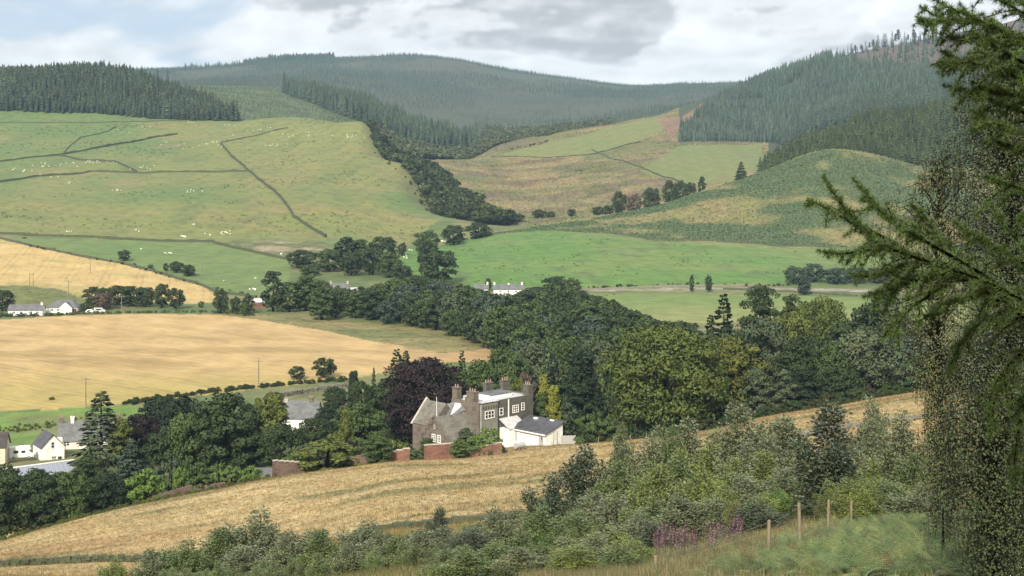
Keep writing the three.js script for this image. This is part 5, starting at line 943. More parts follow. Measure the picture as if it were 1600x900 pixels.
const WALLS = [
  ['dark wall climbing right across the upper left of the pasture', [[0, 253], [91, 243], [162, 230], [236, 216], [277, 210]], 2.4],
  ['dark wall curving down from the junction of walls in the left pasture', [[92, 243], [128, 251], [176, 253], [199, 262], [213, 270]], 2.4],
  ['long level dark wall across the middle of the left pasture', [[0, 285], [60, 276], [140, 269], [213, 271], [300, 269], [385, 268]], 2.2],
  ['broad dark wall running diagonally down the left pasture', [[345, 224], [362, 245], [395, 272], [435, 305], [460, 340], [510, 371]], 2.8],
  ['faint wall running up right from the top of the diagonal wall', [[347, 223], [400, 212], [450, 200]], 1.3],
  ['faint curved wall enclosing the small green field at the upper left', [[182, 198], [170, 205], [125, 215], [100, 238]], 1.2],
  ['low wall along the foot of the upper left plantation', [[0, 192], [150, 192], [300, 188], [370, 187]], 1.4],
  ['wall along the foot of the left pasture above the sheep field', [[0, 366], [60, 369], [180, 374], [335, 378]], 2.2],
  ['dark wall between the left sheep field and the rush strip', [[333, 379], [365, 388], [455, 407]], 2.2],
  ['wall and track edge along the top of the upper barley', [[0, 373], [60, 387], [130, 402], [190, 412], [240, 424], [310, 444], [340, 457], [400, 465]], 1.6],
  ['wall along the top of the bright green field', [[700, 379], [730, 374], [800, 363], [860, 358], [930, 363], [1000, 372], [1180, 381], [1300, 387]], 1.5],
  ['wall under the upper green field on the moorland', [[768, 246], [850, 247], [930, 241], [1000, 222]], 1.6],
  ['wall running down the moorland beside the green field', [[925, 234], [975, 252], [1035, 276], [1075, 290]], 1.5],
  ['low wall along the foot of the bluish copse', [[1130, 452], [1240, 457], [1340, 463]], 1.2],
  ['pale roadside wall left of the farm track', [[900, 454], [1000, 449], [1090, 447], [1180, 446]], 1.1],
];
WALLS.forEach(([label, line, h], i) => fieldWall(label, line, h, 1.1, i === 14 ? M.drystone : M.drystoneDark, i > 12 ? 3 : 5, i + 1));
// dry stone walls of the near slope, built of loose stones
function stoneWall(label, line, h, seed, m0 = M.drystone) {
  const R = rng(seed), pts = along(line, 0.55), gs = [];
  pts.forEach((p, i) => { for (let k = 0; k < 4; k++) { const s = 0.36 + 0.3 * R(), g = new THREE.BoxGeometry(s * 1.25, s * 0.75, s * 1.1); const a = g.attributes.position; for (let v = 0; v < a.count; v++) { const hsh = hash2(Math.round(a.getX(v) * 50), Math.round(a.getY(v) * 50 + a.getZ(v) * 131), seed + i * 7 + k) - 0.5; a.setXYZ(v, a.getX(v) * (1 + 0.35 * hsh), a.getY(v) * (1 - 0.3 * hsh), a.getZ(v) * (1 + 0.3 * hsh)); } g.computeVertexNormals(); g.rotateY(R() * 3); g.rotateX((R() - 0.5) * 0.5); g.translate(p[0] + (R() - 0.5) * 0.4, p[1] + h * (k + 0.2) / 4.4 + 0.1 * R() - (R() < 0.1 ? 0.3 : 0), p[2] + (R() - 0.5) * 0.35); gs.push(g); } });
  const o = thing('dry_stone_wall', label, 'wall'); const m = part('stones', merge(gs), m0, o); m.userData.kind = 'stuff'; return o;
}
stoneWall('dark dry stone wall at the lower left edge below the straw slope', [[-60, 889], [0, 886], [90, 881], [200, 878], [300, 871], [400, 852]], 0.75, 11, M.drystoneDark);
stoneWall('piece of dry stone wall showing between the young trees in the lower middle', [[560, 838], [640, 826], [700, 819], [780, 814], [850, 806]], 0.45, 12, M.drystoneDark);
stoneWall('dry stone wall on the right between the straw slope and the young trees', [[1180, 692], [1260, 682], [1330, 668], [1440, 655], [1520, 648]], 0.6, 13);
stoneWall('pale stone wall with plants behind the grey slate cottage', [[438, 621], [470, 615], [510, 609], [545, 604]], 1.6, 14);
// brick garden walls with pale coping
function brickWall(label, a, b, h0, h1, m, cap = true) {
  const A = place(a[0], a[1]), B = place(b[0], b[1]), L = Math.hypot(B[0] - A[0], B[2] - A[2]), o = thing('brick_wall', label, 'wall', A, Math.atan2(-(B[2] - A[2]), B[0] - A[0])), dy = B[1] - A[1], n = Math.max(2, Math.round(L / 1.2)), g = [], c = [];
  for (let k = 0; k < n; k++) { const t0 = k / n, t1 = (k + 1) / n, y = lerp(0, dy, (t0 + t1) / 2) + lerp(h0, h1, (t0 + t1) / 2); g.push(cube(L * t0, L * t1, Math.min(0, dy) - 1, y, -0.2 - 0.002 * (k % 2), 0.2 + 0.002 * (k % 2))); if (cap) c.push(cube(L * t0, L * t1 + (k < n - 1 ? 0 : 0.05), y + 0.001 * (k % 2), y + 0.16 + 0.001 * (k % 2), -0.28, 0.28)); }
  part('brickwork', merge(g), m, o); if (cap) part('coping', merge(c), M.coping, o); return o;
}
brickWall('old brick wall with a pale pillar cap beside the grey yard', [426, 306], [476, 309], 3.4, 2.2, M.brickOld);
brickWall('dark brick wall piece below the large spreading garden shrub', [540, 311], [584, 310], 2.0, 2.6, M.brickOld, false);
brickWall('short red brick wall with a pale coping left of the gap', [608, 309], [640, 310], 1.9, 2.6, M.brick);
brickWall('red brick wall with pale coping below the stone gable', [663, 311], [708, 314], 3.0, 3.0, M.brick);
brickWall('red brick wall overhung by green shrubs below the stone house', [734, 315], [784, 318], 1.7, 2.4, M.brick);
brickWall('crumbling low brick wall under the lime bush at the hedge foot', [238, 297], [300, 302], 1.4, 2.2, M.brickOld, false);
brickWall('dark remnant of brick wall under the hedge bushes', [302, 301], [352, 303], 1.6, 1.2, M.brickOld, false);
// ---- fences
function wireFence(label, spots, h, postW, wires, m = M.wood) {
  const o = thing('wire_fence', label, 'fence', spots[0]), rel = spots.map(p => [p[0] - spots[0][0], p[1] - spots[0][1], p[2] - spots[0][2]]), R = rng(spots.length * 31 + 7);
  rel.forEach((p, i) => { const hh = Array.isArray(h) ? h[i] : h, g = new THREE.CylinderGeometry(postW * 0.48, postW * 0.55, hh + 0.4, 8, 3); g.translate(0, hh / 2 - 0.2, 0); const q = part('post', g, m, o); q.position.set(...p); q.rotation.set((R() - 0.5) * 0.08, R() * 3, (R() - 0.5) * 0.10); });
  for (const wy of wires) for (let i = 0; i < rel.length - 1; i++) { const a = rel[i], b = rel[i + 1], hA = (Array.isArray(h) ? h[i] : h) * wy, hB = (Array.isArray(h) ? h[i + 1] : h) * wy, g = new THREE.TubeGeometry(new THREE.CatmullRomCurve3([new THREE.Vector3(a[0], a[1] + hA, a[2]), new THREE.Vector3((a[0] + b[0]) / 2, (a[1] + b[1] + hA + hB) / 2 - 0.04, (a[2] + b[2]) / 2), new THREE.Vector3(b[0], b[1] + hB, b[2])]), 6, 0.004, 4); part('wire', g, M.steel, o); }
  return o;
}
wireFence('wire fence on weathered wooden posts at the edge of the bracken', [place(1025, 37), place(1201, 40), place(1250, 43.5), place(1293, 50), place(1330, 58), place(1372, 66)], [0.5, 1.08, 1.3, 1.28, 0.95, 0.9], 0.095, [0.45, 0.7, 0.92]);
wireFence('low wire fence between straw slope and lawn below the stone house', [[752, 311], [778, 313], [796, 314], [815, 315.5], [832, 316.5], [850, 318]].map(([p, D]) => place(p, D)), 1.2, 0.16, [0.5, 0.9]);
wireFence('field-edge fence under the great chestnut', [[935, 321], [960, 322], [985, 322], [1010, 323], [1035, 323.5], [1060, 324], [1085, 324.5]].map(([p, D]) => place(p, D)), 1.15, 0.15, [0.5, 0.9]);
// ---- power poles
function powerPole(label, px, D, h, twin = false) {
  const o = thing('utility_pole', label, 'utility pole', place(px, D));
  for (const s of twin ? [-0.9, 0.9] : [0]) { const g = new THREE.CylinderGeometry(0.13, 0.19, h + 1, 8); g.translate(s, h / 2 - 0.5, 0); part('pole', g, M.wood, o); }
  part('crossarm', cube(-1.3, 1.3, h - 0.75, h - 0.55, -0.2, -0.08), M.wood, o); for (const s of [-1.1, 0, 1.1]) { const g = new THREE.CylinderGeometry(0.06, 0.08, 0.28, 6); g.translate(s, h - 0.4, -0.14); part('insulator', g, M.grey, o); }
}
powerPole('slim power pole at the edge of the barley above the white houses', 134, 456, 8.5);
powerPole('slim power pole at the edge of the barley above the hedge', 404, 496, 8);
powerPole('twin power pole on the bank above the farm bungalows', 49, 768, 8, true);
powerPole('power pole standing in the upper barley', 141, 850, 8);
powerPole('power pole right of the farm bungalows, below the upper barley', 107, 745, 9);
powerPole('power pole in front of the dark tree clump by the bungalows', 190, 690, 8);
powerPole('power pole in the left sheep field, right of the corner', 154, 935, 8); powerPole('power pole by the small tree group on the sheep field edge', 316, 845, 8); powerPole('pale power pole in the sheep field above the barley corner', 91, 965, 9);
powerPole('lone power pole on the moor edge at the mouth of the gorge', 808, 1245, 12);
// ---- sheep: each one continuous body
{
  const res = 30, mc = new MarchingCubes(res, new THREE.MeshBasicMaterial(), false, false, 40000), caps = [[[-0.36, 0.62, 0], [0.30, 0.64, 0], 0.27, 0.26], [[0.34, 0.78, 0], [0.52, 0.92, 0], 0.13, 0.10], [[0.52, 0.92, 0], [0.70, 0.84, 0], 0.10, 0.06], [[0.50, 0.98, 0.05], [0.46, 1.0, 0.18], 0.035, 0.02], [[0.50, 0.98, -0.05], [0.46, 1.0, -0.18], 0.035, 0.02], [[-0.6, 0.66, 0], [-0.68, 0.48, 0], 0.06, 0.05]];
  for (const x of [0.28, -0.38]) for (const z of [0.14, -0.14]) caps.push([[x, 0.5, z], [x + (x < 0 ? -0.05 : 0), 0.24, z], 0.085, 0.05], [[x + (x < 0 ? -0.05 : 0), 0.24, z], [x, 0.03, z], 0.05, 0.045]);
  mc.isolation = 0; const half = 0.85, field = mc.field;
  for (let k = 0; k < res; k++) for (let j = 0; j < res; j++) for (let i = 0; i < res; i++) {
    const p = [((i - res / 2) / (res / 2)) * half, ((j - res / 2) / (res / 2)) * half + 0.55, ((k - res / 2) / (res / 2)) * half]; let d = 9;
    for (const [a, b, ra, rb] of caps) { const ab = [b[0] - a[0], b[1] - a[1], b[2] - a[2]], ap = [p[0] - a[0], p[1] - a[1], p[2] - a[2]], t = clamp((ap[0] * ab[0] + ap[1] * ab[1] + ap[2] * ab[2]) / (ab[0] ** 2 + ab[1] ** 2 + ab[2] ** 2)), q = Math.hypot(ap[0] - ab[0] * t, ap[1] - ab[1] * t, ap[2] - ab[2] * t) - lerp(ra, rb, t), h = Math.max(0.06 - Math.abs(d - q), 0) / 0.06; d = Math.min(d, q) - h * h * 0.015; }
    field[k * res * res + j * res + i] = -d;
  }
  mc.update();
  const g = new THREE.BufferGeometry(), n = mc.count; g.setAttribute('position', new THREE.Float32BufferAttribute(Array.from(mc.positionArray.slice(0, n * 3)).map((v, i) => v * half + (i % 3 === 1 ? 0.55 : 0)), 3)); g.setAttribute('normal', new THREE.Float32BufferAttribute(Array.from(mc.normalArray.slice(0, n * 3)), 3));
  const fleece = mat('fleece', 0.78, 0.76, 0.68), R = rng(911), first = shadows(new THREE.Mesh(g, fleece));
  let count = 0;
  const flock = (px, py, k, sx, sy, label, group) => { for (let i = 0; i < k; i++) { const s = count++ ? first.clone() : first, p = ground(px + (R() + R() - 1) * sx, py + (R() + R() - 1) * sy); s.name = numbered('sheep'); s.position.set(p[0], p[1], p[2]); s.rotation.y = R() * 6.3; s.scale.setScalar(0.8 + 0.2 * R()); s.userData = {}; scene.add(s); tag(s, label, 'sheep', group); } };
  const G1 = ['white sheep grazing high on the left hill pasture above the level wall', 'sheep on the upper left pasture'], G2 = ['white sheep on the pale grass between the two left walls of the pasture', 'sheep between the left pasture walls'], G3 = ['white sheep near the wall at the foot of the left hill', 'sheep at the foot of the left hill'], G4 = ['white sheep in the green field beyond the upper barley', 'sheep in the left green field'], G5 = ['white sheep on the grass bank between upper copse and bright green field', 'sheep by the bright green field corner'];
  for (const [px, py, k, sx, sy] of [[190, 205, 5, 18, 5], [222, 200, 4, 20, 4], [300, 192, 3, 10, 2], [275, 226, 9, 50, 9], [330, 225, 12, 26, 8], [395, 205, 9, 40, 7], [470, 211, 16, 50, 7], [545, 214, 12, 28, 5], [420, 226, 6, 40, 5], [360, 196, 4, 20, 3]]) flock(px, py, k, sx, sy, ...G1);
  for (const [px, py, k, sx, sy] of [[95, 259, 16, 46, 5], [150, 254, 16, 50, 3], [35, 268, 8, 30, 5], [225, 263, 8, 30, 6], [60, 275, 6, 40, 3]]) flock(px, py, k, sx, sy, ...G2);
  for (const [px, py, k, sx, sy] of [[108, 286, 3, 4, 1.5], [185, 298, 5, 12, 2], [300, 300, 7, 22, 3], [215, 361, 3, 6, 4], [108, 363, 3, 8, 1], [285, 370, 7, 18, 2], [352, 364, 12, 10, 4], [325, 367, 4, 8, 2], [305, 352, 2, 6, 2]]) flock(px, py, k, sx, sy, ...G3);
  for (const [px, py, k, sx, sy] of [[262, 397, 4, 8, 1.5], [440, 398, 4, 3, 1.5], [395, 453, 6, 6, 3], [350, 440, 1, 1, 1], [399, 436, 1, 1, 1], [220, 390, 1, 1, 1]]) flock(px, py, k, sx, sy, ...G4);
  for (const [px, py, k, sx, sy] of [[633, 402, 7, 5, 5], [640, 391, 3, 4, 3], [700, 379, 8, 18, 2.5], [728, 374, 5, 14, 2], [545, 428, 2, 4, 1]]) flock(px, py, k, sx, sy, ...G5);
}
// ---- hedges, brambles and rushes
scatterAlong('hedgerow', 'dark hedge along the near edge of the big barley field', 'hedge', 'bush0', 'dark', [[196, 632], [250, 623], [330, 613], [400, 606], [470, 599], [545, 594]], 170, [0.6, 1.7], 4, 21);
scatterAlong('hedgerow', 'weedy brown hedgerow along the far edge of the big barley field', 'hedge', 'bush1', 'olive', [[0, 496], [100, 492], [200, 489], [330, 488], [390, 492]], 120, [0.7, 1.5], 5, 22);
scatterAlong('hedgerow', 'garden hedge in front of the farm bungalows', 'hedge', 'bush2', 'mid', [[0, 494], [20, 495], [70, 494], [130, 490]], 26, [1.0, 1.9], 3, 23);
scatterAlong('hedgerow', 'scrubby bushes along the wall at the top of the upper barley', 'hedge', 'bush2', 'dark', [[30, 381], [130, 402], [190, 412], [240, 424], [310, 444], [395, 463]], 70, [0.5, 1.7], 4, 24);
scatterAlong('bushes', 'low dark bushes dotted along the farm track', 'bushes', 'bush0', 'dark', [[920, 450], [1000, 447], [1100, 445], [1240, 447]], 46, [0.7, 1.8], 5, 25);
scatterAlong('bushes', 'dark gorse bushes in a line in the upper moorland field', 'bushes', 'bush1', 'deep', [[806, 232], [830, 227], [858, 221]], 16, [1.2, 2.6], 16, 26);
scatterAlong('bushes', 'gorse bushes spilling from the gorge onto the left pasture', 'bushes', 'bush1', 'dark', [[600, -1440], [645, -1310], [662, -1280], [680, -1235], [705, -1200]], 44, [1.4, 3.4], 22, 27);
scatterAlong('bushes', 'low scrub in the wet meadow behind the white houses', 'bushes', 'bush2', 'olive', [[0, 672], [60, 668], [130, 660], [200, 655]], 130, [0.3, 0.9], 7, 28);
scatterAlong('bushes', 'scrub on the top edge of the left hill beside the gorge', 'bushes', 'bush0', 'dark', [[556, -1690], [575, -1650], [592, -1600]], 22, [2, 4], 20, 29);
scatterAlong('undergrowth', 'rough weeds and nettles along the lower edge of the straw slope', 'undergrowth', 'bush1', 'olive', [[-20, -278], [150, -279], [275, -290], [425, -302]], 130, [0.5, 1.1], 3, 30);
scatterAlong('undergrowth', 'weeds along the top right edge of the straw slope', 'undergrowth', 'bush2', 'mid', [[930, -324], [1100, -325], [1200, -326], [1330, -330], [1450, -336]], 60, [0.4, 1.2], 3, 31);
scatterAlong('undergrowth', 'dark bushes under the great chestnut and along the tree line', 'undergrowth', 'bush0', 'dark', [[925, -334], [1000, -336], [1080, -338], [1180, -340], [1320, -346], [1440, -352]], 110, [1.6, 4.0], 6, 33);
scatterAlong('garden_plants', 'mixed low garden plants around the stone house', 'garden plants', 'bush0', 'light', [[600, -322], [660, -320], [720, -320], [780, -322]], 50, [0.6, 1.6], 8, 32);
{ // the grey yard among the trees
  const P = [[398, 321], [427, 321], [427, 333], [394, 333]].map(([p, D]) => place(p, D, 0)), y = 11.4, o = shadows(new THREE.Mesh(slab(...P.map(p => [p[0], y, p[2]]), 3), M.asphalt)); o.name = 'yard'; scene.add(o); tag(o, 'grey asphalt yard between the sycamores and the brick wall', 'yard', null, 'structure');
}
// ---------------------------------------------------------------- the near slope: grass, bracken, young trees
const V3 = (x, y, z) => new THREE.Vector3(x, y, z);
function tuft(seed, n, h, spread, wide) {
  const R = rng(seed), f = new Faces();
  for (let k = 0; k < n; k++) { const a = R() * 6.2832, l = h * (0.5 + 0.6 * R()), b = spread * R(), lean = 0.15 + 0.75 * R(), p = [Math.cos(a) * b, -0.03, Math.sin(a) * b], e = [p[0] + Math.cos(a) * l * lean * 0.6, l, p[2] + Math.sin(a) * l * lean * 0.6], s = [-Math.sin(a + R()) * wide, 0, Math.cos(a + R()) * wide], t = 0.75 + 0.5 * R(); f.tri([p[0] - s[0], p[1], p[2] - s[2]], [p[0] + s[0], p[1], p[2] + s[2]], e, unit([Math.cos(a) * 0.5, 0.8, Math.sin(a) * 0.5]), [t, t, t]); }
  return f.build();
}
const bladeMat = new THREE.MeshPhysicalMaterial({ name: 'grass_blades', vertexColors: true, roughness: 1, transmission: 0.5, thickness: 0, specularIntensity: 0.3, side: THREE.DoubleSide }), rushMat = new THREE.MeshStandardMaterial({ name: 'rushes', vertexColors: true, roughness: 0.9 });
function scatter(name, label, geo, material, n, bounds, test, size, color, seed, kindWord = 'grass') {
  const R = rng(seed), list = [], [p0, p1, D0, D1] = bounds;
  for (let k = 0; k < n * 6 && list.length < n; k++) { const D = Math.sqrt(lerp(D0 * D0, D1 * D1, R())), px = lerp(p0, p1, R()), x = (px - 800) / F * D; if (R() > test(px, D, x)) continue; list.push([x, D, px]); }
  const m = new THREE.InstancedMesh(geo, material, list.length), X = new THREE.Matrix4(), q = new THREE.Quaternion(), e = new THREE.Euler();
  list.forEach(([x, D, px], i) => { const s = lerp(size[0], size[1], R()); const tilt = kindWord === 'bracken' ? 0.85 : 0.3; q.setFromEuler(e.set((R() - 0.5) * tilt, R() * 6.3, (R() - 0.5) * tilt)); X.compose(V3(x, height(x, -D), -D), q, V3(s * (0.8 + 0.5 * R()), s, s * (0.8 + 0.5 * R()))); m.setMatrixAt(i, X); const c = color(px, D, x, R); m.setColorAt(i, new THREE.Color().setRGB(...c)); });
  m.name = numbered(name); shadows(m); scene.add(m); return tag(m, label, kindWord, null, 'stuff');
}
const hillside = LANDS.find(l => l.name === 'hillside');
const onSlope = (px, D, x) => near(x, D) ? 1 : 0;
const strawTint = (px, D, x, R) => { const c = hillside.color(x, D, px), k = 0.85 + 0.35 * R(); return [c[0] * k, c[1] * k * (0.97 + 0.06 * R()), c[2] * k]; };
scatter('dry_grass', 'dry straw-coloured grass standing over the golden slope', tuft(31, 8, 0.5, 0.5, 0.035), bladeMat, 120000, [-60, 1660, 150, 345], onSlope, [0.28, 0.62], strawTint, 32);
scatter('dry_grass', 'mixed grass of the near slope below the straw field', tuft(33, 12, 0.5, 0.35, 0.018), bladeMat, 34000, [-60, 1660, 60, 155], onSlope, [0.45, 1.0], (px, D, x, R) => { const c = strawTint(px, D, x, R), g = R() < 0.45 ? 1 : 0; return g ? [c[0] * 0.55, c[1] * 0.8, c[2] * 0.6] : c; }, 34);
scatter('long_grass', 'long golden and green grass round the near fence posts', tuft(35, 18, 0.42, 0.24, 0.008), bladeMat, 22000, [820, 1480, 26, 64], (px, D) => (px < 1260 - (D - 40) * 4 ? 1 : D > 44 ? 0.6 : 0.1), [0.4, 0.85], (px, D, x, R) => { const u = R(), k = 0.7 + 0.6 * R(); return u < 0.55 ? [0.66 * k, 0.55 * k, 0.30 * k] : u < 0.88 ? [0.36 * k, 0.43 * k, 0.15 * k] : [0.46 * k, 0.29 * k, 0.15 * k]; }, 36);
// bracken fronds
function frond(seed) {
  const R = rng(seed), f = new Faces(), L = 1;
  const at = t => [0.72 * L * t * t + 0.12 * t, 0.95 * L * t - 0.55 * L * t * t, 0];
  for (let k = 0; k < 8; k++) { const a = at(k / 8), b = at((k + 1) / 8); f.tri([a[0], a[1], -0.006], [a[0], a[1], 0.006], [b[0], b[1], 0], [0, 1, 0], [1, 0.95, 0.7]); }
  for (let k = 1; k < 15; k++) {
    const t = 0.16 + 0.84 * k / 15, p = at(t), len = 0.36 * L * Math.pow(1 - t, 0.75) * (0.85 + 0.3 * R()) + 0.02;
    for (const s of [-1, 1]) {
      const dir = unit([0.55, -0.12 - 0.12 * R(), s]), tt = 0.8 + 0.4 * R();
      for (let q = 0; q < 4; q++) { const f0 = q / 4, c = [p[0] + dir[0] * len * f0, p[1] + dir[1] * len * f0, p[2] + dir[2] * len * f0], w = len * 0.10 * (1 - f0 * 0.7) + 0.005, sg = [dir[2] * s, 0, -dir[0] * s]; f.tri([c[0] + sg[0] * w, c[1], c[2] + sg[2] * w], [c[0] - sg[0] * w, c[1], c[2] - sg[2] * w], [c[0] + dir[0] * len * 0.36, c[1] + dir[1] * len * 0.36, c[2] + dir[2] * len * 0.36], unit([0.2 * (R() - 0.5), 1, 0.3 * s * R()]), [tt, tt, tt]); }
    }
  }
  return f.build();
}
const brackenAt = (px, D) => { const edge = D < 31 ? 1165 : lerp(1205, 1400, clamp((D - 31) / 24)); return px > edge + 60 * (noise(px / 60, D / 4, 3) - 0.5) ? 1 : px > edge - 120 ? 0.12 : 0; };
for (let v = 0; v < 2; v++) scatter('bracken', 'bed of green bracken fronds covering the bottom right corner', frond(41 + v), bladeMat, 8500, [1100, 1680, 28.5, 60], brackenAt, [0.36, 0.8], (px, D, x, R) => { const k = 0.5 + 0.7 * R(), u = R(); return u < 0.03 ? [0.22 * k, 0.14 * k, 0.06 * k] : u < 0.3 ? [0.27 * k, 0.31 * k, 0.13 * k] : [0.17 * k, 0.25 * k, 0.105 * k]; }, 43 + v, 'bracken');
// fireweed
{
  const R = rng(51), f = new Faces();
  for (let k = 0; k < 26; k++) { const y = 0.55 + 0.6 * k / 26, a = k * 2.4, r = 0.075 * (1 - (k / 26) * 0.75), p = [Math.cos(a) * r, y, Math.sin(a) * r], j = ball(R); f.leaf(p, unit([Math.cos(a), 0.3, Math.sin(a)]), j, 0.06, 0.9, unit([Math.cos(a), 0.5, Math.sin(a)]), [0.34 + 0.12 * R(), 0.18, 0.26]); }
  for (let k = 0; k < 22; k++) { const a = k * 2.4, p = [0, 0.1 + 0.5 * k / 22, 0]; f.leaf(p, unit([Math.cos(a), 0.35, Math.sin(a)]), [0, 1, 0], 0.14, 0.2, unit([Math.cos(a) * 0.5, 1, Math.sin(a) * 0.5]), [0.16, 0.2, 0.07]); }
  limb(f, [0, -0.05, 0], [0.01, 1.1, 0], 0.007, 0.004, 4);
  scatter('fireweed', 'patch of pink fireweed in flower before the young trees', f.build(), bladeMat, 72, [1026, 1160, 48, 60], (px, D) => noise(px / 14, D / 2, 8) > 0.4 ? 1 : 0.15, [0.6, 1.05], (px, D, x, R) => { const k = 0.75 + 0.5 * R(); return [k, k, k]; }, 52, 'fireweed');
}
